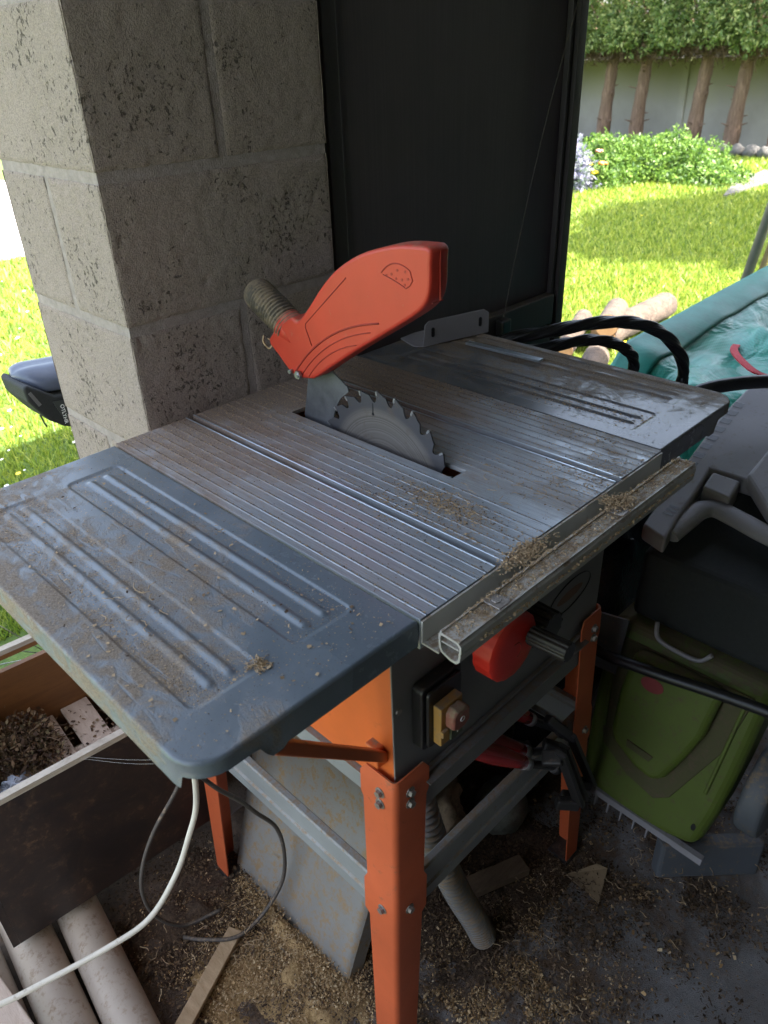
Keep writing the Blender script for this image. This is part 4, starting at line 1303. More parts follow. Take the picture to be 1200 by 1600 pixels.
# clamps hooked over the front brace
def clamp(h0, h1, s1, a1, b1, label):
    h0, h1, s1, a1, b1 = map(Vector, (h0, h1, s1, a1, b1))
    dv = (h1 - h0).normalized()
    e = empty('bar_clamp', tuple(a1), label, 'clamp', 'clamps hung on the front brace')
    P_ = [h0 + (h1 - h0) * q for q in (0, .04, .12, .3, .6, .85, 1)]
    MB().tube(P_, [0.006, 0.0105, 0.0135, 0.0145, 0.0135, 0.011, 0.0095], 18).build('handle', 'clamp_red', e)
    MB().cyl(h1, h1 + dv * 0.012, 0.0102, 0.0098, 16).build('collar', 'steel', e)
    s0 = h1 + dv * 0.012
    L = (s1 - s0).length; n_ = max(8, int(L / 0.0011))
    MB().tube([s0.lerp(s1, i / n_) for i in range(n_ + 1)], [0.0048 + (0.0012 if i % 3 else -0.0005) for i in range(n_ + 1)], 12).build('screw', 'iron', e)
    MB().cyl(s1, s1 + dv * 0.010, 0.009, 0.011, 14).build('pad', 'iron', e)
    mid_ = s0.lerp(s1, 0.55)
    MB().bar(mid_ - (b1 - a1).normalized() * 0.004 + Vector((0, 0.0, 0.012)), a1, 0.014, 0.022, (0, 1, 0)).build('sliding_arm', 'iron', e, bevel=0.003)
    MB().bar(a1 + (a1 - b1) * 0.10, b1, 0.007, 0.018, (0, 1, 0)).build('bar', 'iron', e, bevel=0.001)
    ee = b1 + Vector((0.004, -0.004, -0.004))
    MB().bar(b1, ee + Vector((-0.03, 0.03, 0.01)), 0.014, 0.020, (0, 0, 1)).build('fixed_jaw', 'iron', e, bevel=0.003)
    return e


clamp((-0.005, 0.085, 0.535), (0.070, 0.062, 0.455), (0.118, 0.035, 0.412), (0.118, 0.012, 0.41), (0.172, -0.004, 0.275), 'red-handled clamp with the highest handle, nearest the right leg')
clamp((-0.045, 0.095, 0.495), (0.048, 0.052, 0.412), (0.105, 0.030, 0.385), (0.100, 0.010, 0.40), (0.150, -0.004, 0.262), 'red-handled clamp in the middle, mostly hidden behind the lowest one')
clamp((-0.070, 0.060, 0.510), (0.018, 0.030, 0.430), (0.075, 0.015, 0.385), (0.065, -0.004, 0.425), (0.118, -0.014, 0.285), 'red-handled clamp with the lowest handle, nearest the viewer')

# ------------------------------------------------------------------ wooden crate at the left
CR = Matrix.Translation((-0.572, 0.552, 0.1)) @ Matrix.Rotation(radians(-5), 4, 'Z')
crt = empty('wooden_crate', tuple(CR.translation), 'shallow wooden crate of dark plywood with a slatted bottom, left of the saw', 'crate')
CLn, CD, CH = 0.345, 0.335, 0.300


def cbox(lo, hi, mb): return mb.box(lo, hi, CR)


cbox((0, 0, 0), (CLn, 0.011, CH - 0.010), MB()).build('front_board', 'film_ply', crt)
cbox((0, -0.0005, CH - 0.0098), (CLn, 0.0120, CH), MB()).build('top_edge', 'ply_edge', crt)
bb = MB(); cbox((0, CD, 0), (CLn, CD + 0.011, CH - 0.045), bb); cbox((0, CD, CH - 0.045), (0.118, CD + 0.011, CH - 0.010), bb); cbox((0.255, CD, CH - 0.045), (CLn, CD + 0.011, CH - 0.010), bb); cbox((0, CD, CH - 0.020), (CLn, CD + 0.011, CH - 0.010), bb)
bb.build('back_board', 'ply_orange', crt)
cbox((0, CD - 0.001, CH - 0.0098), (CLn, CD + 0.0130, CH), MB()).build('top_edge', 'ply_edge', crt)
cbox((CLn, 0, 0), (CLn + 0.011, CD + 0.011, CH), MB()).build('end_board', 'ply_orange', crt)
cbox((-0.011, 0, 0), (-0.0002, CD + 0.011, CH), MB()).build('end_board', 'film_ply', crt)
for k in range(5):
    x0 = 0.012 + k * 0.068
    cbox((x0, 0.012, 0.105 + (k % 2) * 0.003), (x0 + 0.052, CD - 0.002, 0.113 + (k % 2) * 0.003), MB()).build('slat', 'slat', crt, bevel=0.001)
for yy in (0.07, 0.20):
    cbox((0.004, yy, 0.090), (CLn - 0.004, yy + 0.030, 0.1045), MB()).build('cross_rail', 'slat', crt, bevel=0.001)
cbox((0.0, 0.012, 0.0), (CLn - 0.0003, CD - 0.002, 0.010), MB()).build('base_board', 'slat', crt)

# leaf litter inside the crate
def cpt(a, b, c): return np.array(CR @ Vector((a, b, c)))


PP = np.array([cpt(*q) for q in np.stack([0.13 + N_(0, 0.030, 2600).clip(-.09, .05), 0.255 + N_(0, 0.035, 2600).clip(-.1, .07), 0.122 + np.abs(N_(0, 0.024, 2600))], 1)])
o = fast_mesh('leaf_litter', leaves(PP, 0.010), 4, 'dead_leaf', tuple(cpt(0.1, 0.25, 0.12))); props(o, kind='stuff')
PP = np.array([cpt(*q) for q in np.stack([U(0.01, 0.335, 500), U(0.02, 0.32, 500), 0.118 + np.abs(N_(0, 0.001, 500))], 1)] + [cpt(*q) for q in np.stack([0.235 + N_(0, 0.012, 400), 0.035 + N_(0, 0.010, 400), 0.122 + np.abs(N_(0, 0.006, 400))], 1)])
o = fast_mesh('leaf_litter', flakes(PP, 0.006, 0.5, 0.4), 4, 'dead_leaf', tuple(cpt(0.1, 0.1, 0.12))); props(o, kind='stuff')
tw = MB()
cc = Vector(cpt(0.13, 0.26, 0.135))
for k in range(60):
    p_ = cc + Vector((random.gauss(0, 0.028), random.gauss(0, 0.03), random.uniform(-0.01, 0.04)))
    q_ = p_ + Vector((random.gauss(0, 0.02), random.gauss(0, 0.02), random.gauss(0, 0.012)))
    tw.tube(catmull([p_, p_.lerp(q_, 0.5) + Vector((random.gauss(0, 0.006), 0, 0.004)), q_], 3), 0.0008, 5)
props(tw.build('dry_twigs', 'chip_dark', origin=tuple(cc)), kind='stuff')
wp = MB(); wp.blob(cpt(0.085, 0.185, 0.131), (0.026, 0.018, 0.014), 0.7, 3, 12, 3.0)
props(wp.build('crumpled_wrapper', 'wrapper', origin=tuple(cpt(0.085, 0.185, 0.12))), 'crumpled silvery wrapper lying on the crate slats beside dead leaves', 'wrapper')

# pipes, plank
def pipe(a, b, r, label):
    a = Vector(a); b = Vector(b)
    mb = MB(); dv = (b - a).normalized()
    mb.tube([a, a + dv * 0.003, b - dv * 0.003, b], [r - 0.002, r, r, r - 0.002], 32, caps=False)
    mb.tube([a, b], r - 0.0035, 28, caps=False)
    n_ = 32
    return props(mb.build('drain_pipe', 'pipe', origin=tuple(a.lerp(b, 0.5) - Vector((0, 0, r)))), label, 'pipe', 'cream pipes on the floor')


pipe((-0.548, 0.66, 0.040), (-0.596, 0.16, 0.040), 0.036, 'cream plastic pipe in the middle of the row under the crate')
pipe((-0.466, 0.66, 0.040), (-0.530, 0.14, 0.040), 0.035, 'cream plastic pipe nearest the sawdust, right of its row')
pipe((-0.630, 0.66, 0.038), (-0.668, 0.18, 0.038), 0.037, 'cream plastic pipe at the left beside the pale plank')
plk = MB().box((-0.05, -0.4, 0), (0.0, 0.16, 0.018), Matrix.Translation((-0.623, 0.62, 0.097)) @ Matrix.Rotation(radians(4), 4, 'Z'))
props(plk.build('plank', 'slat', origin=(-0.64, 0.5, 0.09), bevel=0.002), 'pinkish bare plank lying on the pipes at the lower left edge', 'plank')
sk = MB().bar((-0.302, 0.365, 0.022), (-0.462, 0.29, 0.030), 0.026, 0.009)
props(sk.build('wooden_stick', 'stick', origin=(-0.38, 0.33, 0), bevel=0.0015), 'flat wooden lath lying on the sawdust near the pipes', 'wood piece')

# sawdust heaps: displaced low mounds plus chips
def mound(name, cx, cy, rx, ry, h, mat, seed, rot=0.0, n=46, base=0.0):
    mb = MB(); X = []
    for j in range(n + 1):
        row = []
        for i in range(n + 1):
            u = -1 + 2 * i / n; v = -1 + 2 * j / n
            rr_ = sqrt(u * u + v * v)
            px = cx + cos(rot) * u * rx - sin(rot) * v * ry; py = cy + sin(rot) * u * rx + cos(rot) * v * ry
            q = Vector((px, py, seed))
            k = max(0.0, 0.85 - rr_ ** 1.3 + 0.8 * mnoise.fractal(q * 13, 1, 2, 5))
            zz = base + h * min(1.3, k) ** 1.2 * (0.75 + 0.5 * mnoise.noise(q * 30)) - 0.004 * (1 if k <= 0.02 else 0)
            zz += 0.0016 * mnoise.noise(q * 190) * (k > 0.03)
            if rr_ > 0.98: zz = base - 0.004
            row.append((px, py, zz))
        X.append(row)
    mb.grid(X)
    return props(mb.build(name, mat, origin=(cx, cy, 0), fixn=False), kind='stuff')


mound('sawdust_heap', -0.285, 0.235, 0.125, 0.19, 0.020, 'sawdust', 1.0, 0.5)
mound('sawdust_heap', -0.242, 0.315, 0.026, 0.14, 0.030, 'sawdust', 2.0)
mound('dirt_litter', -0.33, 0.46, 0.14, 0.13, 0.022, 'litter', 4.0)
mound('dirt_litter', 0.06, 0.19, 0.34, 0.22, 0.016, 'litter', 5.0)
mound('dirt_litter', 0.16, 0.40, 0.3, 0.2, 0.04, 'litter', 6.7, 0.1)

def clump(n, cx, cy, sx_, sy_, z, size, fr=9.0, seed=0.0, thr=-0.05):
    """points gathered in drifts: a gaussian cloud thinned by noise"""
    xs_ = cx + N_(0, sx_, n); ys_ = cy + N_(0, sy_, n)
    keep_ = np.array([mnoise.fractal(Vector((a_ * fr, b_ * fr, seed)), 1, 2, 3) > thr + 0.25 * random.random() for a_, b_ in zip(xs_, ys_)])
    xs_, ys_ = xs_[keep_], ys_[keep_]
    pts.append(np.stack([xs_, ys_, np.full(len(xs_), z)], 1)); siz.append(np.full(len(xs_), size) * RNG.uniform(0.4, 1.7, len(xs_)))


pts = []; siz = []
clump(34000, -0.285, 0.235, 0.075, 0.11, 0.012, 0.0021, 12, 1.0, -0.35)
spread(1500, lambda n: -0.245 + N_(0, 0.010, n), lambda n: U(0.18, 0.44, n), 0.024, 0.0026)
clump(16000, -0.04, -0.01, 0.08, 0.07, 0.003, 0.0028, 14, 2.0, -0.1)
clump(6000, 0.05, -0.05, 0.20, 0.12, 0.003, 0.0024, 10, 3.0, 0.0)
clump(1600, 0.30, -0.10, 0.12, 0.10, 0.004, 0.0040, 10, 4.0, -0.1)
P = np.concatenate(pts); S = np.concatenate(siz); P[:, 2] += np.abs(N_(0, 0.003, len(P)))
o = fast_mesh('wood_chips', flakes(P, S, 0.5, 0.5), 4, 'chip_floor', (0, 0.1, 0)); props(o, kind='stuff')
pts = []; siz = []
clump(15000, 0.08, 0.12, 0.16, 0.13, 0.008, 0.0034, 9, 5.0, -0.3)
clump(9000, -0.33, 0.45, 0.08, 0.08, 0.012, 0.0034, 9, 6.0, -0.4)
clump(16000, 0.30, -0.12, 0.15, 0.10, 0.004, 0.0036, 12, 7.0, -0.1)
clump(9000, -0.30, 0.22, 0.09, 0.12, 0.012, 0.0028, 12, 8.0, -0.1)
clump(9000, -0.02, -0.03, 0.10, 0.08, 0.003, 0.0026, 14, 9.0, -0.1)
P = np.concatenate(pts); S = np.concatenate(siz); P[:, 2] += np.abs(N_(0, 0.003, len(P)))
o = fast_mesh('wood_chips', flakes(P, S, 0.5, 0.5), 4, 'chip_dark', (0, 0.1, 0)); props(o, kind='stuff')
big = MB()
add_curls((0.33, -0.12, 0.006), 70, 0.08, 0.006, 0.0007, big); add_curls((-0.33, 0.32, 0.014), 60, 0.07, 0.006, 0.0006, big); add_curls((0.0, 0.0, 0.005), 60, 0.07, 0.005, 0.0005, big)
props(big.build('wood_splinters', 'chip', origin=(0, 0.1, 0)), kind='stuff')

# cardboard piece, round stone, ball of dusty stuff
cb = MB().add([(0.178, 0.020, 0.006), (0.228, -0.012, 0.016), (0.234, -0.030, 0.014), (0.170, -0.052, 0.006)], [(0, 1, 2, 3)])
props(cb.build('cardboard_piece', 'cardboard', origin=(0.2, 0, 0), solid=0.003), 'torn pale cardboard piece lying by the right front leg', 'cardboard')
st_ = MB().blob((0.185, 0.175, 0.055), (0.055, 0.050, 0.052), 0.12, 4, 16, 1.6)
M['jar'] = plain('dusty_green_grey', (0.09, 0.09, 0.07), 0.7, 0, 0.4, 0.5, 25, 0.004)
props(st_.build('round_stone', 'jar', origin=(0.185, 0.175, 0)), 'rounded dusty grey-green stone on the floor behind the right leg', 'stone')
off = MB().bar((0.29, -0.09, 0.05), (0.43, -0.215, 0.035), 0.03, 0.075, (0, 0.2, 1))
props(off.build('plastic_block', 'bluegrey', origin=(0.36, -0.15, 0), bevel=0.006), 'blue-grey plastic block on the floor in front of the mower', 'plastic block')

# ------------------------------------------------------------------ lawn mower standing on end, facing the saw
mw = empty('lawn_mower', (0.42, -0.06, 0), 'lime green electric mower standing on end right of the saw', 'lawn mower')
LEAN = 0.20


def mwp(u, v, d):      # u along -Y from y=.08, v up, d out towards -X
    return Vector((0.305 + LEAN * v - d, 0.085 - u, 0.10 + v))


def mprism(poly, d0, d1): return MB().prism(poly, lambda a, b, t: tuple(mwp(a, b, t)), d0, d1)


mprism([(0.0, 0.01), (0.03, -0.005), (0.08, -0.012), (0.13, -0.015), (0.18, -0.010), (0.228, 0.0), (0.242, 0.08), (0.250, 0.16), (0.262, 0.34), (-0.018, 0.34), (-0.012, 0.15)], -0.10, 0.0).build('housing', 'lime', mw, bevel=0.022, seg=5)
mprism([(0.022, 0.13), (0.030, 0.105), (0.085, 0.070), (0.140, 0.055), (0.165, 0.075), (0.222, 0.21), (0.240, 0.32), (0.01, 0.32), (0.010, 0.22)], 0.0005, 0.004).build('channel', 'lime_dark', mw, bevel=0.0015)
mprism([(0.045, 0.165), (0.054, 0.145), (0.100, 0.118), (0.138, 0.110), (0.155, 0.128), (0.175, 0.18), (0.192, 0.235), (0.202, 0.325), (0.050, 0.325), (0.042, 0.24)], 0.0045, 0.036).build('motor_cover', 'lime', mw, bevel=0.018, seg=5)
cm = MB()
for k in range(8):
    u = 0.012 + k * 0.026
    cm.prism([(u, -0.006), (u + 0.002, -0.036), (u + 0.004, -0.036), (u + 0.005, -0.006)], lambda a, b, t: tuple(mwp(a, b, t)), -0.012, -0.002)
cm.prism([(-0.005, -0.008), (0.245, -0.016), (0.245, -0.004), (-0.005, 0.004)], lambda a, b, t: tuple(mwp(a, b, t)), -0.008, 0.003)
cm.build('grass_comb', 'greybox', mw)
for (ua, ub, va, vb) in ((0.012, 0.030, 0.36, 0.14), (0.236, 0.222, 0.36, 0.12)):
    MB().bar(mwp(ua - 0.006, va - 0.05, 0.003), mwp(ub - 0.006, vb, 0.003), 0.006, 0.008, (1, 0, 0)).build('rib', 'lime', mw, bevel=0.002)
mprism([(0.082, 0.155), (0.125, 0.150), (0.130, 0.162), (0.080, 0.168)], 0.0362, 0.039).build('grip_moulding', 'lime_dark', mw, bevel=0.001)
em_ = mprism([(0.095 + 0.020 * cos(2 * pi * k / 20), 0.285 + 0.013 * sin(2 * pi * k / 20)) for k in range(20)], 0.0362, 0.0368); em_.build('emblem', plain('faded_red_emblem', (0.22, 0.03, 0.03), 0.6), mw)
mprism([(0.215 + 0.004 * cos(2 * pi * k / 12), 0.045 + 0.007 * sin(2 * pi * k / 12)) for k in range(12)], 0.0006, 0.0012).build('screw_hole', 'black_clean', mw)
wh = MB().cyl(mwp(0.262, 0.11, -0.09), mwp(0.305, 0.11, -0.09), 0.085, 0.085, 32); wh.build('wheel', 'bluegrey', mw, bevel=0.01)
hb = MB().tube(catmull([(0.45, 0.16, 0.47), (0.37, 0.135, 0.44), (0.325, 0.112, 0.422), (0.305, 0.078, 0.418), (0.310, -0.02, 0.428), (0.330, -0.13, 0.433), (0.348, -0.26, 0.438), (0.38, -0.42, 0.44)], 10), 0.0095, 14)
hb.build('handlebar', 'black_clean', mw)
# blue-grey side flap seen between saw and mower
MB().add([(0.335, 0.118, 0.47), (0.345, 0.055, 0.475), (0.335, 0.060, 0.36), (0.33, 0.118, 0.36)], [(0, 1, 2, 3)]).build('side_flap', 'bluegrey', mw, solid=0.004)

# grass box with grey frame on top of the mower
gbx = empty('grass_box', (0.52, -0.04, 0.40), 'grey and black plastic grass collector box resting on the mower', 'grass box')
MB().prism([(0.400, 0.445), (0.412, 0.572), (0.85, 0.655), (0.85, 0.445)], lambda a, b, t: (a, t, b), -0.42, 0.080).build('black_body', 'fabric_black', gbx, bevel=0.012, seg=3)  # closed black top stands in for the shade of the open mouth


def gz(x): return 0.537 + x * 0.19     # the top slopes up away from the viewer


def gslab(poly, t0, t1): return MB().prism(poly, lambda a, b, t: (a, b, gz(a) + t), t0, t1)


gslab([(0.76, 0.128), (0.593, 0.112), (0.413, 0.090), (0.399, 0.042), (0.452, 0.051), (0.528, 0.058), (0.60, 0.067), (0.602, 0.0), (0.600, -0.10), (0.90, -0.42), (0.90, 0.128)], -0.030, 0.0).build('frame', 'greybox', gbx, bevel=0.006, seg=3)
gslab([(0.592, 0.060), (0.545, 0.055), (0.537, 0.004), (0.590, 0.010)], -0.035, 0.004).build('latch', 'greybox', gbx, bevel=0.005, seg=3)
gslab([(0.72, 0.010), (0.605, 0.008), (0.535, -0.060), (0.535, -0.40), (0.86, -0.40)], -0.020, 0.010).build('lid_ridge', 'greybox', gbx, bevel=0.008, seg=3)
gslab([(0.66, -0.035), (0.56, -0.055), (0.56, -0.38), (0.66, -0.38)], 0.0105, 0.020).build('lid_panel', 'greybox', gbx, bevel=0.006, seg=3)
rim = MB().tube(catmull([(a_, b_, gz(a_) - 0.016) for a_, b_ in ((0.430, 0.052), (0.475, 0.046), (0.510, 0.040), (0.528, 0.020), (0.522, -0.02), (0.508, -0.08), (0.49, -0.20), (0.47, -0.38))], 8), 0.020, 14, flat=0.5); rim.build('rim', 'greybox', gbx)
MB().tube(catmull([(0.378, 0.022, 0.470), (0.366, 0.010, 0.448), (0.366, -0.03, 0.440), (0.370, -0.06, 0.440), (0.378, -0.075, 0.455)], 6), 0.004, 8).build('grip_edge', 'greybox', gbx)
for k in range(9):
    xx = 0.56 + k * 0.030
    vt = MB().add([(xx, 0.108 + k * 0.002, gz(xx) + 0.0006), (xx + 0.016, 0.108 + k * 0.002, gz(xx + 0.016) + 0.0006), (xx + 0.016, 0.090 + k * 0.002, gz(xx + 0.016) + 0.0006), (xx, 0.090 + k * 0.002, gz(xx) + 0.0006)], [(0, 1, 2, 3)])
    vt.build('vent_slot', 'black_clean', gbx)
for k in range(3):
    xx = 0.455 + k * 0.010
    vt = MB().add([(xx, 0.078, gz(xx) + 0.0006), (xx + 0.005, 0.078, gz(xx + 0.005) + 0.0006), (xx + 0.005, 0.060, gz(xx + 0.005) + 0.0006), (xx, 0.060, gz(xx) + 0.0006)], [(0, 1, 2, 3)])
    vt.build('vent_slot', 'black_clean', gbx)

# dark things between the leg and the mower (a dark bin bag)
sb = MB().blob((0.50, 0.195, 0.33), (0.22, 0.085, 0.30), 0.30, 8, 22, 2.2)
props(sb.build('bin_bag', plain('black_film', (0.010, 0.010, 0.014), 0.25, 0, 0.2, 0.6, 20, 0.01), origin=(0.50, 0.195, 0)), 'black plastic bin bag stuffed between the saw and the mower', 'bag')
props(MB().box((0.255, 0.30, 0.0), (0.86, 0.50, 0.62)).build('storage_box', 'black', origin=(0.55, 0.4, 0), bevel=0.02), 'dark lidded storage box behind the right leg of the saw', 'box')

# ------------------------------------------------------------------ green garden bag outside
gb_ = empty('garden_bag', (1.75, 0.62, 0), 'big teal green woven garden waste bag with red webbing handles', 'bag')
BX, BY = (1.13, 2.45), (-0.12, 0.60)
def bagtop(u, v, lift=0.0):
    """u along X, v from the near edge (0) to the far hem (1); slumped lid of the filled bag"""
    x_ = BX[0] + (BX[1] - BX[0]) * u; y_ = BY[0] + (BY[1] - BY[0]) * v
    z_ = 0.485 + 0.10 * v ** 1.5 + 0.03 * u
    q = Vector((x_ * 2.2, y_ * 3.0, 0.5))
    z_ += 0.040 * mnoise.fractal(q, 1, 2, 3) * (1 if v < 0.8 else (1 - v) * 5) - 0.012 * math.exp(-((v - 0.80) / 0.07) ** 2)
    z_ += (0.075 if v < 0.70 else 0.075 - 0.075 * min(1, (v - 0.70) / 0.1)) * (0.42 - abs(mnoise.noise(Vector((x_ * 2.6 - y_ * 3.4, y_ * 3.2 + x_ * 1.7, 7))))) * 0.9
    z_ += 0.030 * (1 if v < 0.72 else 0.15) * (0.5 - abs(mnoise.noise(Vector((x_ * 5 + y_ * 3, y_ * 4 - x_ * 2, 2))))) ** 2
    e_ = min(u, 1 - u) * (BX[1] - BX[0]); f_ = v * (BY[1] - BY[0])
    z_ -= 0.16 * max(0, 1 - e_ / 0.16) ** 2 + 0.12 * max(0, 1 - f_ / 0.14) ** 2
    return Vector((x_, y_, z_ + lift))
NU, NV = 110, 70
X = [[bagtop(i / NU, j / NV) for i in range(NU + 1)] for j in range(NV + 1)]
mb = MB().grid(X)
border = [X[0][i] for i in range(NU + 1)] + [X[j][NU] for j in range(1, NV + 1)] + [X[NV][i] for i in range(NU - 1, -1, -1)] + [X[j][0] for j in range(NV - 1, -1, -1)]
rows = []
cB = Vector(((BX[0] + BX[1]) / 2, (BY[0] + BY[1]) / 2, 0))
for k in range(25):
    t_ = k / 24; row = []
    for p_ in border:
        o_ = Vector((p_.x - cB.x, p_.y - cB.y, 0)).normalized()
        bul = 0.05 * sin(pi * min(1, t_ * 1.1)) + 0.03 * mnoise.fractal(Vector((p_.x * 4, p_.y * 4, t_ * 3)), 1, 2, 3) * (t_ > 0)
        row.append(Vector((p_.x, p_.y, p_.z * (1 - t_) + 0.003 * t_)) + o_ * bul)
    rows.append(row)
mb.grid(rows)
mb.build('bag_body', 'bag', gb_, fixn=True)
X3 = [[bagtop(i / NU, 0.86 + 0.14 * j / 10, 0.004 + 0.003 * sin(pi * j / 10)) for i in range(4, NU - 3)] for j in range(11)]
MB().grid(X3).build('hem_band', 'bag_band', gb_, solid=0.005, fixn=False)
def strap(u0, v0, u1, v1, out_, w0=0.020):
    A1 = bagtop(u0, v0, 0.006); A2 = bagtop(u1, v1, 0.006)
    out_ = Vector(out_)
    pth = catmull([A1, A1.lerp(A2, 0.12) + out_ * 0.7, A1.lerp(A2, 0.4) + out_, A1.lerp(A2, 0.75) + out_ * 0.9, A2], 8)
    m_ = MB()
    for i in range(len(pth) - 1):
        m_.bar(pth[i], pth[i + 1] + (pth[i + 1] - pth[i]) * 0.1, w0, 0.004, (0, 0, 1))
    m_.build('handle', 'red_web', gb_)
strap(0.33, 0.74, 0.20, 0.50, (-0.07, 0.0, 0.012))
strap(0.62, 0.60, 0.74, 0.42, (-0.05, -0.05, 0.01))
# leaves in the bag
# black ribbed coil behind the right wing
co = MB()
def coil(c, R1, R2, phs, tw, r=0.0125, n=60):
    pass
def seg_tube(pts, r, mb, twist=9):
    pth = catmull(pts, 14)
    mb.tube(pth, r, 14)
    for s in range(4):
        q_ = []
        for i, p_ in enumerate(pth):
            tdir = (pth[min(i + 1, len(pth) - 1)] - pth[max(0, i - 1)]).normalized()
            sd = tdir.cross(Vector((0, 0, 1))).normalized(); up = sd.cross(tdir)
            a = s * pi / 2 + i * twist / len(pth)
            q_.append(p_ + (sd * cos(a) + up * sin(a)) * r * 0.72)
        mb.tube(q_, r * 0.5, 8)


seg_tube([(0.50, 0.58, 0.70), (0.53, 0.50, 0.80), (0.60, 0.42, 0.826), (0.70, 0.36, 0.832), (0.78, 0.31, 0.815), (0.83, 0.27, 0.77), (0.85, 0.25, 0.70), (0.83, 0.27, 0.55)], 0.0108, co, 16)
seg_tube([(0.52, 0.58, 0.68), (0.54, 0.50, 0.77), (0.60, 0.42, 0.795), (0.68, 0.37, 0.80), (0.74, 0.33, 0.775), (0.77, 0.32, 0.72), (0.76, 0.34, 0.55)], 0.0098, co, 14)
co.tube(catmull([(0.83, 0.27, 0.55), (0.80, 0.29, 0.40), (0.70, 0.42, 0.3), (0.58, 0.55, 0.4), (0.50, 0.58, 0.70)], 10), 0.0125, 12)
props(co.build('hose_coil', 'black_clean', origin=(0.68, 0.42, 0.5)), 'coil of thick twisted black hose behind the right wing', 'hose coil')
props(MB().tube(catmull([(0.66, 0.30, 0.50), (0.665, 0.22, 0.68), (0.69, 0.155, 0.742), (0.735, 0.110, 0.757), (0.80, 0.055, 0.757), (0.90, -0.04, 0.75), (1.05, -0.20, 0.70), (1.15, -0.30, 0.45), (1.18, -0.33, 0.01)], 10), 0.0125, 14).build('bent_tube', 'black_clean', origin=(0.8, 0.05, 0)), 'glossy black bent tube arching over the grass box in front of the green bag', 'tube')

# poles leaning at the right
for (x0, y0, xt, yt, zt_, r, lab, mt) in ((2.66, 0.60, 4.10, 1.34, 1.75, 0.020, 'grey metal pole leaning outside, left one of the pair by the green bag', 'steel'), (2.80, 0.60, 4.25, 1.32, 1.75, 0.011, 'thinner brown pole leaning outside, right one of the pair by the green bag', 'stick')):
    pass

# ================================================================== OUTSIDE
# bicycle parked behind the pier; only saddle and bag show
bk = empty('bicycle', (0.15, 1.02, 0), 'bicycle parked behind the block pier with blue-grey saddle showing', 'bicycle')
sdm = MB(); X = []
for i in range(33):
    u = i / 32; row = []
    e0 = min(1.0, max(0.0, u / 0.16)); e0 = sqrt(max(0.0, 1 - (1 - e0) ** 2)); e1 = sqrt(max(0.0, 1 - max(0.0, (u - 0.9) / 0.1) ** 2))
    wv_ = (0.058 - 0.040 * float(sstep(np.array(u), 0.25, 0.75))) * e0 * e1
    hv_ = 0.022 * (0.25 + 0.75 * e0) * e1
    for j in range(33):
        a = 2 * pi * j / 32
        yy = wv_ * cos(a)
        sg = sin(a)
        zz = hv_ * (abs(sg) ** 0.6) * (1 if sg > 0 else -0.75)
        zz -= 0.35 * max(0, abs(yy) - 0.028)
        zz -= 0.004 * math.exp(-((yy / 0.010) ** 2)) * (sg > 0) * e0
        row.append((-0.192 + 0.27 * u, 1.0 + yy, 0.812 + zz + 0.014 * (1 - u) ** 3))
    X.append(row)
sdm.grid(X)
for s in (-1, 1):
    sdm.tube([(-0.10, 1.0 + s * 0.02, 0.790), (-0.02, 1.0 + s * 0.022, 0.765), (0.05, 1.0, 0.790)], 0.0035, 8)
sdm.build('saddle', 'saddle', bk)
sdl = MB(); sdl.prism([(-0.200, 0.782), (-0.180, 0.765), (-0.02, 0.768), (-0.01, 0.785)], lambda a, b, t: (a, t, b), 0.93, 1.07)
bfr = MB().tube([(-0.01, 1.0, 0.765), (0.06, 1.0, 0.30)], 0.015, 12).tube([(0.05, 1.0, 0.42), (0.55, 1.0, 0.62)], 0.02, 12).tube([(0.07, 1.0, 0.28), (0.55, 1.0, 0.60)], 0.02, 12).tube([(0.56, 1.0, 0.80), (0.62, 1.0, 0.40), (0.68, 1.0, 0.25)], 0.016, 12)
bfr.tube([(0.07, 1.03, 0.28), (-0.28, 1.05, 0.25)], 0.01, 10).tube([(0.03, 1.03, 0.55), (-0.28, 1.05, 0.25)], 0.008, 10)
bfr.build('frame', 'bike_paint', bk)
for cx in (-0.28, 0.68):
    c_ = [(cx + 0.22 * cos(2 * pi * k / 48), 1.0, 0.245 + 0.22 * sin(2 * pi * k / 48)) for k in range(49)]
    tyre = MB().tube(c_, 0.022, 12, caps=False)
    wo = tyre.build('wheel', 'black_clean', bk)
    sp_ = MB()
    for k in range(18):
        a = 2 * pi * k / 18; sp_.cyl((cx, 1.0, 0.245), (cx + 0.205 * cos(a), 1.0, 0.245 + 0.205 * sin(a)), 0.001, 0.001, 5)
    sp_.tube([(cx + 0.2 * cos(2 * pi * k / 48), 1.0, 0.245 + 0.2 * sin(2 * pi * k / 48)) for k in range(49)], 0.008, 8, caps=False)
    sp_.build('rim', 'steel', wo)
MB().tube(catmull([(0.56, 0.72 + 0.08, 0.84), (0.57, 0.92, 0.85), (0.56, 1.0, 0.80), (0.57, 1.08, 0.85), (0.56, 1.24, 0.84)], 6), 0.012, 10).build('handlebar', 'black_clean', bk)
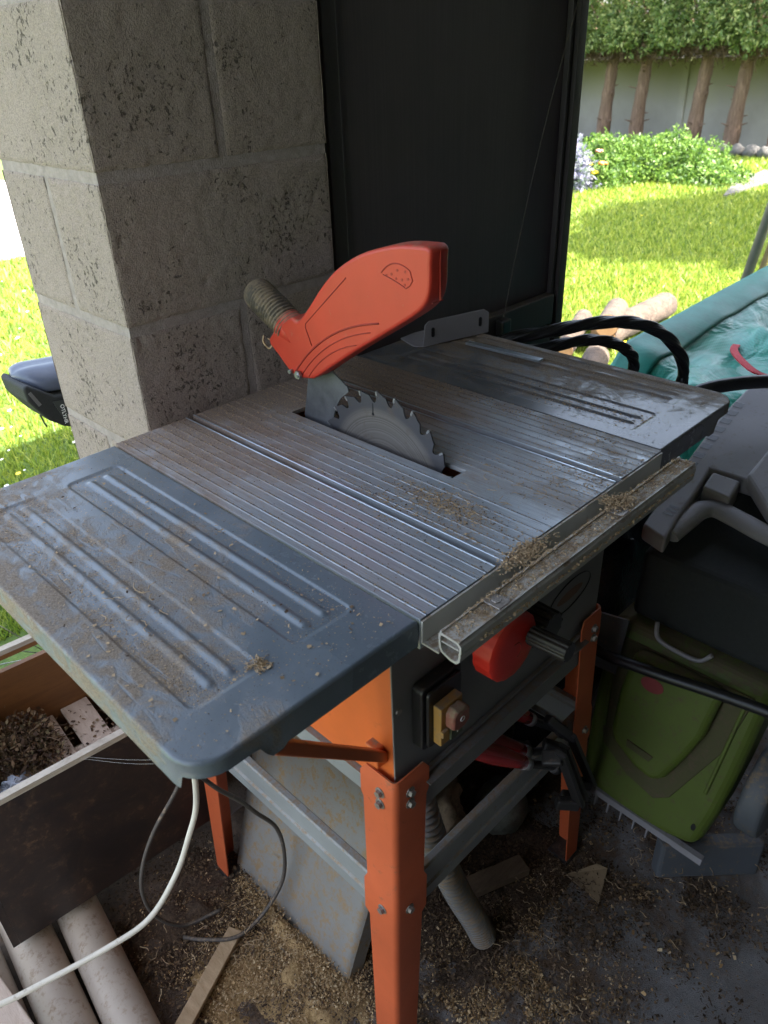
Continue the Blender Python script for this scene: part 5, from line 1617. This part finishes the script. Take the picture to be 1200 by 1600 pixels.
# saddle bag
sg = empty('saddle_bag', (-0.1160, 0.99, 0.71), 'black fabric saddle bag hanging under the bicycle saddle with white lettering', 'bag')
Y0, Y1 = 0.935, 1.035
bgm = MB().prism([(-0.2000, 0.824), (-0.1930, 0.829), (-0.1720, 0.813), (-0.1510, 0.797), (-0.0160, 0.786), (-0.0160, 0.727), (-0.1240, 0.727), (-0.1470, 0.736), (-0.1710, 0.756), (-0.1890, 0.784), (-0.1980, 0.80)], lambda a, b, t: (a, t, b), Y0, Y1)
bgm.build('pouch', 'fabric_black', sg, bevel=0.006, seg=3)
MB().prism([(-0.1580, 0.788), (-0.1280, 0.783), (-0.1260, 0.734), (-0.1420, 0.738)], lambda a, b, t: (a, t, b), Y0 - 0.0015, Y0 + 0.001).build('side_patch', plain('black_patch', (0.03, 0.035, 0.033), 0.5), sg)
MB().tube([(-0.1830, Y0 + 0.004, 0.770), (-0.1810, Y0 + 0.002, 0.755), (-0.1780, Y0 + 0.002, 0.746)], 0.0015, 6).build('zip_pull', 'fabric_black', sg)
MB().bar((-0.1920, Y0 - 0.0005, 0.815), (-0.1800, Y0 - 0.0005, 0.788), 0.001, 0.006, (1, 0, 0.5)).build('light_loop', plain('grey_loop', (0.12, 0.12, 0.12), 0.6), sg)


def text(body_, size, mtx, mat, parent, name, extr=0.0003):
    cu_ = bpy.data.curves.new(name, 'FONT'); cu_.body = body_; cu_.size = size; cu_.extrude = extr
    ob = bpy.data.objects.new(name, cu_); COL.objects.link(ob)
    bpy.context.view_layer.update()
    me = bpy.data.meshes.new_from_object(ob.evaluated_get(bpy.context.evaluated_depsgraph_get()))
    bpy.data.objects.remove(ob)
    me.transform(mtx)
    wo_ = worigin(parent)
    me.transform(Matrix.Translation(-wo_))
    me.materials.clear(); me.materials.append(M[mat])
    o_ = bpy.data.objects.new(name, me); COL.objects.link(o_); o_.parent = parent
    return o_


mt = Matrix(((0, 1, 0, -0.147), (0, 0, -1, Y0 - 0.0022), (-1, 0, 0, 0.779), (0, 0, 0, 1)))
text('OTLYHR', 0.0095, mt, 'white_ink', sg, 'lettering')

# --- lawn blades: dense where the picture looks
def grass_patch(n, region, h, wdt, rng):
    P_ = region(n)
    n = len(P_)
    a = rng.uniform(0, 2 * pi, n); hh = h(P_) * rng.uniform(0.6, 1.4, n)
    ww = wdt(P_) * rng.uniform(0.6, 1.3, n)
    lean = rng.normal(0, 0.45, (n, 2)) * hh[:, None]
    u = np.stack([np.cos(a), np.sin(a), np.zeros(n)], 1) * ww[:, None]
    tip = P_ + np.concatenate([lean, hh[:, None]], 1)
    return np.stack([P_ - u, P_ + u, tip], 1).reshape(-1, 3)


def region_wedge(n):
    # seen from the camera at (-.63,-.37): azimuths 14..36 deg, distance 3..14 m
    a = np.radians(np.where(U(0, 1, n) < 0.8, U(13, 37, n), U(37, 52, n))); r = 2.6 * (14.5 / 2.6) ** (U(0, 1, n) ** 0.92)
    return np.stack([-0.63 + r * np.cos(a), -0.37 + r * np.sin(a), np.full(n, -0.02)], 1)


def region_left(n):
    a = np.radians(U(58, 98, n)); r = 1.9 * (8.5 / 1.9) ** U(0, 1, n)
    return np.stack([-0.63 + r * np.cos(a), -0.37 + r * np.sin(a), np.full(n, -0.02)], 1)


def in_lawn(P_):
    k = ~((P_[:, 0] > -2.42) & (P_[:, 0] < 2.62) & (P_[:, 1] < 1.0))
    k &= ~((P_[:, 1] > 6.2) & (P_[:, 0] < 3.65))
    k &= P_[:, 0] < 10.9
    return P_[k]


dist = lambda P_: np.hypot(P_[:, 0] + 0.63, P_[:, 1] + 0.37)
gv = grass_patch(185000, lambda n: in_lawn(region_wedge(n)), lambda P_: 0.026 + 0.0015 * dist(P_), lambda P_: 0.0009 + 0.00085 * dist(P_), RNG)
gv2 = grass_patch(75000, lambda n: in_lawn(region_left(n)), lambda P_: 0.034 + 0.001 * dist(P_), lambda P_: 0.0009 + 0.0009 * dist(P_), RNG)
o = fast_mesh('grass', np.concatenate([gv, gv2]), 3, 'grass', (3, 3, 0)); props(o, kind='stuff')

# small flowers in the lawn (each a tiny disc): daisies and buttercups
def discs(P_, r, mat, name):
    n = len(P_); k = 6
    ang = np.arange(k) * 2 * pi / k
    rr_ = r * RNG.uniform(0.6, 1.3, n)
    V_ = P_[:, None, :] + np.stack([np.cos(ang)[None, :] * rr_[:, None], np.sin(ang)[None, :] * rr_[:, None], 0.15 * np.cos(ang)[None, :] * rr_[:, None] + 0 * rr_[:, None]], -1)
    o_ = fast_mesh(name, V_.reshape(-1, 3), k, mat, (2, 3, 0)); props(o_, kind='stuff')


Pw = np.concatenate([in_lawn(region_left(240)), in_lawn(region_wedge(24))]); Pw[:, 2] = 0.035
Pw = Pw[Pw[:, 1] > 2.2]
discs(Pw, 0.008, 'petal_white', 'daisies')
Py = np.concatenate([in_lawn(region_left(16)), in_lawn(region_wedge(60))]); Py[:, 2] = 0.04
discs(Py, 0.008, 'petal_yellow', 'buttercups')

# --- garden wall of concrete panels between posts
WA = Vector((10.75, 1.2, 0)); WD = Vector((0.165, 1.0, 0)).normalized(); WN = Vector((1.0, -0.165, 0)).normalized()
WH = 1.08
gw = empty('garden_wall', (11.2, 4.5, 0), 'pale concrete panel wall at the end of the garden behind the hedge trunks', 'wall')
Lw = 14.0
mW = Matrix(((*WD, 0), (*WN, 0), (0, 0, 1, 0), (0, 0, 0, 1))).transposed(); mW.translation = WA - WD * 2
pm = MB()
pn = MB()
s = 0.0
while s < Lw:
    pn.box((s + 0.06, 0.02, -0.05), (s + 2.04, 0.07, WH), mW)
    pm.box((s - 0.06, -0.02, -0.05), (s + 0.058, 0.11, WH + 0.03), mW)
    s += 2.1
pn.build('wall_panel', 'gwall', gw); 
pm.build('wall_post', 'gwall', gw, bevel=0.01)

# --- clipped conifer hedge: separate trees, trunks bare below
def crown_mesh(seed, n, w_=0.85, d_=0.55, h0=1.26, h1=3.6):
    rng = np.random.default_rng(seed)
    u = rng.uniform(-w_, w_, n); zz = h0 + (h1 - h0) * rng.random(n) ** 1.5
    # shell facing both sides with lumpy depth
    face = rng.choice([-1, 1], n)
    lump = 0.16 * np.sin(u * 7 + seed) * np.sin(zz * 6 + seed * 2) + 0.10 * np.sin(u * 17 + zz * 13)
    v = face * (d_ + lump - np.abs(rng.normal(0, 0.10, n)))
    bottom = rng.random(n) < 0.12
    v = np.where(bottom, rng.uniform(-d_, d_, n), v); zz = np.where(bottom, h0 + 0.10 + rng.normal(0, 0.06, n) + 0.12 * np.sin(u * 5), zz)
    P_ = np.stack([v, u, zz], 1)
    # gather into sprays
    m = n // 9
    ctr = P_[rng.integers(0, n, m)]
    P_ = np.repeat(ctr, 9, 0) + rng.normal(0, 0.030, (m * 9, 3))
    return leaves(P_, 0.055, rng, 0.42)


def trunk_mb(seed, h=2.1, r0=0.095, lean=0.0):
    rnd = random.Random(seed)
    mb = MB()
    pth = catmull([(0, 0, -0.05), (rnd.uniform(-.02, .02), lean * 0.3, 0.5), (rnd.uniform(-.03, .03), lean * 0.7, 1.1), (0.0, lean, h)], 7)
    mb.tube(pth, [r0 * (1.15 - 0.5 * i / len(pth)) * (1 + 0.08 * rnd.uniform(-1, 1)) for i in range(len(pth))], 12)
    for k in range(9):       # stubs of dead branches, limbs into the crown
        zz = rnd.uniform(0.15, 1.2); a = rnd.uniform(0, 2 * pi); L = rnd.uniform(0.05, 0.2)
        mb.tube([(0, lean * zz / h, zz), (cos(a) * (0.07 + L), lean * zz / h + sin(a) * (0.07 + L), zz + L * 0.4)], [0.016, 0.006], 6)
    for k in range(12):
        zz = rnd.uniform(1.1, 1.7); a = rnd.uniform(0, 2 * pi); L = rnd.uniform(0.4, 0.7)
        mb.tube(catmull([(0, lean * 0.6, zz), (cos(a) * L * 0.5, lean + sin(a) * L * 0.5, zz + 0.14), (cos(a) * L, lean + sin(a) * L, zz + 0.45)], 4), [0.022 - 0.0018 * i for i in range(9)], 6)
    return mb


hedge_labels = ['hedge conifer at the far right edge of the view', 'hedge conifer whose trunk stands right of the wall post, near the edging stones',
                'hedge conifer whose trunk stands just left of the wall post', 'hedge conifer with a bare trunk rising behind the middle of the flower bush',
                'hedge conifer with the thickest trunk, nearest the dark door', 'hedge conifer hidden behind the dark door, next past the thickest trunk',
                'second hedge conifer behind the dark door, past the thickest trunk', 'third hedge conifer behind the dark door, past the thickest trunk',
                'fourth hedge conifer behind the dark door, past the thickest trunk', 'last hedge conifer at the far end behind the dark door']
def at_wall(az_deg, off):
    """a point `off` metres in front of the wall, in the direction az_deg from the place the picture was taken"""
    c0 = Vector((-0.6277, -0.3708, 0)); dv = Vector((cos(radians(az_deg)), sin(radians(az_deg)), 0))
    wp_ = WA - WN * off
    tt_ = (wp_ - c0).dot(WN) / dv.dot(WN)
    return c0 + dv * tt_


protos = []
for k in range(2):
    e = empty('hedge_conifer', (0, 0, 0), hedge_labels[0], 'tree', 'conifers of the clipped garden hedge')
    o = fast_mesh('crown', crown_mesh(3 + k, 24000), 4, 'conifer'); o.parent = e
    rngk = np.random.default_rng(50 + k); nn_ = 6000
    Pd = np.stack([rngk.uniform(-0.5, 0.5, nn_), rngk.uniform(-0.8, 0.8, nn_), 1.24 + rngk.normal(0, 0.07, nn_)], 1)
    o = fast_mesh('dry_twigs', leaves(Pd, 0.09, rngk, 0.12), 4, 'conifer_dead'); o.parent = e
    trunk_mb(20 + k, lean=0.10 - 0.16 * k).build('trunk', 'bark', e, origin=(0, 0, 0))
    protos.append(e)
azs = [19.9, 22.45, 24.75, 28.25, 30.3, 33.6, 36.5, 39.6, 43.0, 46.5]
wallrot = atan2(WN.y, WN.x)
hedge = []
for i, az in enumerate(azs):
    e = protos[i] if i < 2 else copy_tree(protos[i % 2])
    pnt = at_wall(az, 0.55)
    e.location = pnt
    e.rotation_euler = (0, 0, wallrot + (0 if i % 2 else pi))
    e.scale = (1, 1, 1 + 0.03 * ((i * 7) % 3 - 1))
    e['label'] = hedge_labels[i]
    hedge.append(e)

# shade trees to the right, outside the frame: their crowns shade the middle of the lawn
def shade_tree(x, y, zc_, R1, n, seed, label, rx=1.0):
    e = empty('broadleaf_tree', (x, y, 0), label, 'tree')
    rng = np.random.default_rng(seed)
    m = n // 14
    dirs = rng.normal(size=(m, 3)); dirs /= np.linalg.norm(dirs, axis=1, keepdims=True)
    rad_ = R1 * (0.45 + 0.55 * rng.random(m) ** 0.4) * (1 + 0.22 * np.sin(dirs[:, 0] * 5 + seed) * np.sin(dirs[:, 1] * 6))
    ctr = dirs * rad_[:, None] * np.array([rx, 1, 0.7]) + np.array([x, y, zc_])
    P_ = np.repeat(ctr, 14, 0) + rng.normal(0, 0.16, (m * 14, 3))
    o_ = fast_mesh('crown', leaves(P_, 0.17, rng, 0.6), 4, 'bush', (x, y, 0)); o_.parent = e; o_.location = (0, 0, 0)
    tk = MB().tube(catmull([(x, y, -0.05), (x + 0.05, y, 1.2), (x - 0.03, y + 0.04, zc_ - R1 * 0.4), (x, y, zc_ + R1 * 0.3)], 6), [0.17 - 0.006 * i for i in range(19)], 14)
    rnd = random.Random(seed)
    for k in range(7):
        a = rnd.uniform(0, 2 * pi); L = R1 * rnd.uniform(0.5, 0.8)
        tk.tube(catmull([(x, y, zc_ - R1 * 0.5), (x + cos(a) * L * 0.5, y + sin(a) * L * 0.5, zc_ - R1 * 0.1), (x + cos(a) * L, y + sin(a) * L, zc_ + 0.2)], 5), [0.07 - 0.005 * i for i in range(11)], 8)
    tk.build('trunk', 'bark', e)
    return e


shade_tree(6.6, -0.55, 4.3, 0.75, 11000, 5, 'small broadleaf tree on the lawn past the mower side, shading the grass', 2.0)

# --- flower bush, lavender, edging stones, slab
def plant(name, c, R3, n, size, mat, label, cat, flowers=None, seed=1, stems=True):
    e = empty(name, (c[0], c[1], 0), label, cat)
    rng = np.random.default_rng(seed)
    m = n // 6
    P_ = rng.normal(size=(m, 3)); P_ /= np.linalg.norm(P_, axis=1, keepdims=True)
    P_ *= (0.35 + 0.65 * rng.random(m) ** 0.5)[:, None]
    P_[:, 2] = np.abs(P_[:, 2])
    P_ *= (1 + 0.25 * np.sin(P_[:, :1] * 7 + seed) * np.cos(P_[:, 1:2] * 6))
    P_ = P_ * np.array(R3) + np.array([c[0], c[1], 0])
    P_ = np.repeat(P_, 6, 0) + rng.normal(0, size * 0.55, (m * 6, 3))
    P_[:, 2] = np.abs(P_[:, 2])
    o_ = fast_mesh('foliage', leaves(P_, size, rng, 0.45), 4, mat, (c[0], c[1], 0)); o_.parent = e; o_.location = (0, 0, 0)
    if stems:
        sm = MB(); rnd = random.Random(seed)
        for k in range(26):
            a = rnd.uniform(0, 2 * pi); q = rnd.uniform(0.3, 0.9)
            sm.tube([(c[0], c[1], 0), (c[0] + cos(a) * R3[0] * q * 0.6, c[1] + sin(a) * R3[1] * q * 0.6, R3[2] * 0.5), (c[0] + cos(a) * R3[0] * q, c[1] + sin(a) * R3[1] * q, R3[2] * (1.1 - q * 0.6))], 0.006, 5)
        sm.build('stem', 'bush', e)
    for (dx, dy, dz, r, mt_) in (flowers or []):
        fm = MB()
        for k in range(7):
            a = 2 * pi * k / 7
            fm.blob((c[0] + dx + cos(a) * r * 0.6, c[1] + dy + sin(a) * r * 0.6, dz + 0.2 * r * (k % 2)), (r * 0.5, r * 0.5, r * 0.25), 0.1, k, 4)
        fm.build('flower', mt_, e)
    return e


def gpt(az, dist_):
    return (-0.6277 + cos(radians(az)) * dist_, -0.3708 + sin(radians(az)) * dist_)


M['bush2'] = M['bush']
plant('flower_bush', gpt(29.4, 9.7), (0.60, 0.62, 0.40), 14000, 0.045, 'bush', 'leafy green bush with coral and orange flowers in front of the garden wall', 'bush',
      [(-0.25, 0.45, 0.42, 0.045, 'petal_pink'), (-0.50, 0.18, 0.36, 0.05, 'petal_pink'), (-0.55, 0.30, 0.25, 0.05, 'petal_orange'), (-0.5, -0.1, 0.32, 0.04, 'petal_pink'), (-0.6, 0.25, 0.12, 0.04, 'petal_yellow'), (-0.6, 0.38, 0.15, 0.04, 'petal_yellow')], 3)
plant('garden_bush', gpt(25.9, 9.9), (0.60, 0.62, 0.40), 14000, 0.045, 'bush', 'pale green leafy bush without flowers, right beside the coral-flowered bush', 'bush', None, 7)
plant('low_plant', gpt(23.4, 9.4), (0.35, 0.45, 0.18), 2500, 0.05, 'bush', 'low leafy plants at the right foot of the two garden bushes', 'plant', None, 9)
plant('lavender_plant', gpt(32.9, 9.0), (0.42, 0.42, 0.42), 7000, 0.05, 'lavender', 'greyish lilac lavender clump beside the dark door', 'plant', None, 11)
plant('yellow_flowers', gpt(30.2, 9.0), (0.16, 0.22, 0.24), 700, 0.04, 'bush', 'small clump of yellow flowers at the foot of the coral-flowered bush', 'plant',
      [(-0.1, 0.10, 0.22, 0.05, 'petal_yellow'), (-0.12, 0.0, 0.15, 0.05, 'petal_yellow'), (-0.1, -0.08, 0.24, 0.045, 'petal_orange'), (-0.13, 0.06, 0.09, 0.05, 'petal_yellow')], 13)

est = []
for k in range(7):
    pnt = at_wall(18.6 + k * 0.85, 0.95)
    mbx = MB().blob((pnt.x, pnt.y, 0.05), (0.085, 0.10, 0.085), 0.25, k + 1, 10, 1.4)
    o = mbx.build('edging_stone', 'stone', origin=(pnt.x, pnt.y, 0))
    est.append(props(o, ['rounded grey edging stone at the right-hand end of the row along the garden wall', 'grey edging stone second from the right end of the row along the wall', 'grey edging stone third from the right end of the row along the wall', 'grey edging stone in the middle of the row along the wall', 'grey edging stone third from the bush end of the row along the wall', 'grey edging stone second from the bush end of the row along the wall', 'grey edging stone at the bush end of the row along the wall'][k], 'stone', 'edging stones along the wall'))
slab = MB().add([(7.2, 2.84, 0.0), (7.9, 3.05, 0.0), (9.1, 3.2, 0.0), (8.6, 2.8, 0.0)], [(0, 1, 2, 3)])
for q in range(4): pass
props(slab.build('stone_path', 'stone', solid=0.03), kind='structure')

# --- logs on the grass
def log(p0, p1, r, label, seed):
    e = empty('log', tuple((Vector(p0) + Vector(p1)) / 2 - Vector((0, 0, r))), label, 'log', 'cut logs on the lawn')
    mb = MB(); p0 = Vector(p0); p1 = Vector(p1); n_ = 16
    P_ = [p0.lerp(p1, i / n_) for i in range(n_ + 1)]
    mb.tube(P_, [r * (1 + 0.07 * mnoise.noise(Vector((i * 0.4, seed, 0)))) for i in range(n_ + 1)], 22, caps=False)
    mb.v = [tuple(Vector(v_) + Vector((mnoise.noise(Vector(v_) * 22), mnoise.noise(Vector(v_) * 22 + Vector((5, 5, 5))), mnoise.noise(Vector(v_) * 22 + Vector((9, 1, 4))))) * r * 0.07) for v_ in mb.v]
    mb.build('bark', 'log_bark', e)
    dv = (p1 - p0).normalized()
    for (c_, s_) in ((p0, -1), (p1, 1)):
        MB().cyl(c_ + dv * s_ * -0.01, c_ + dv * s_ * 0.004, r * 0.97, r * 0.95, 22, True, False).build('cut_end', 'log_end', e)
    return e


log((2.70, 1.46, 0.070), (3.36, 1.47, 0.070), 0.068, 'brown barked log lying nearest the lawn, to the right of the orange cut face', 1)
log((2.42, 1.50, 0.060), (2.95, 1.72, 0.050), 0.046, 'pale log at the left of the pile by the dark door', 2)
log((2.62, 1.40, 0.150), (3.0, 1.56, 0.115), 0.055, 'short log with an orange cut face lying on top of the pile', 3)
log((2.02, 1.16, 0.060), (2.45, 1.34, 0.060), 0.058, 'pale split log seen through the black hose coil', 4)
log((2.72, 1.24, 0.040), (3.4, 1.27, 0.040), 0.035, 'thin pale log at the right of the pile beside the green bag', 5)

# leaning poles: from the ground beside the bag up against the shelter's end wall top
for (b0, t1, r, lab, mt_) in (((2.55, 0.85, 0.0), (2.655, 0.545, 2.38), 0.019, 'thick grey metal pole of the leaning pair beyond the green bag', 'pole_grey'),
                             ((2.57, 0.81, 0.0), (2.695, 0.510, 2.38), 0.012, 'thin brown wooden pole of the leaning pair beyond the green bag', 'stick')):
    props(MB().cyl(b0, t1, r, r, 14).build('leaning_pole', mt_, origin=b0), lab, 'pole', 'pair of poles by the green bag')

# cobweb threads by the crate and the wing
cw = MB()
for k in range(2):
    a = Vector((-0.41 + random.gauss(0, 0.002), 0.03 + random.gauss(0, 0.002), 0.80)); 
    b = Vector(cpt(0.17 + k * 0.004, 0.0, CH - 0.004 + random.gauss(0, 0.004)))
    m_ = a.lerp(b, 0.5) + Vector((random.gauss(0, 0.003), random.gauss(0, 0.003), -0.010 + random.gauss(0, 0.003)))
    cw.tube(catmull([a, m_, b], 5), 0.0001, 4)
props(cw.build('cobweb', 'twine', origin=(-0.4, 0.1, 0.7)), kind='stuff')

bpy.context.view_layer.update()
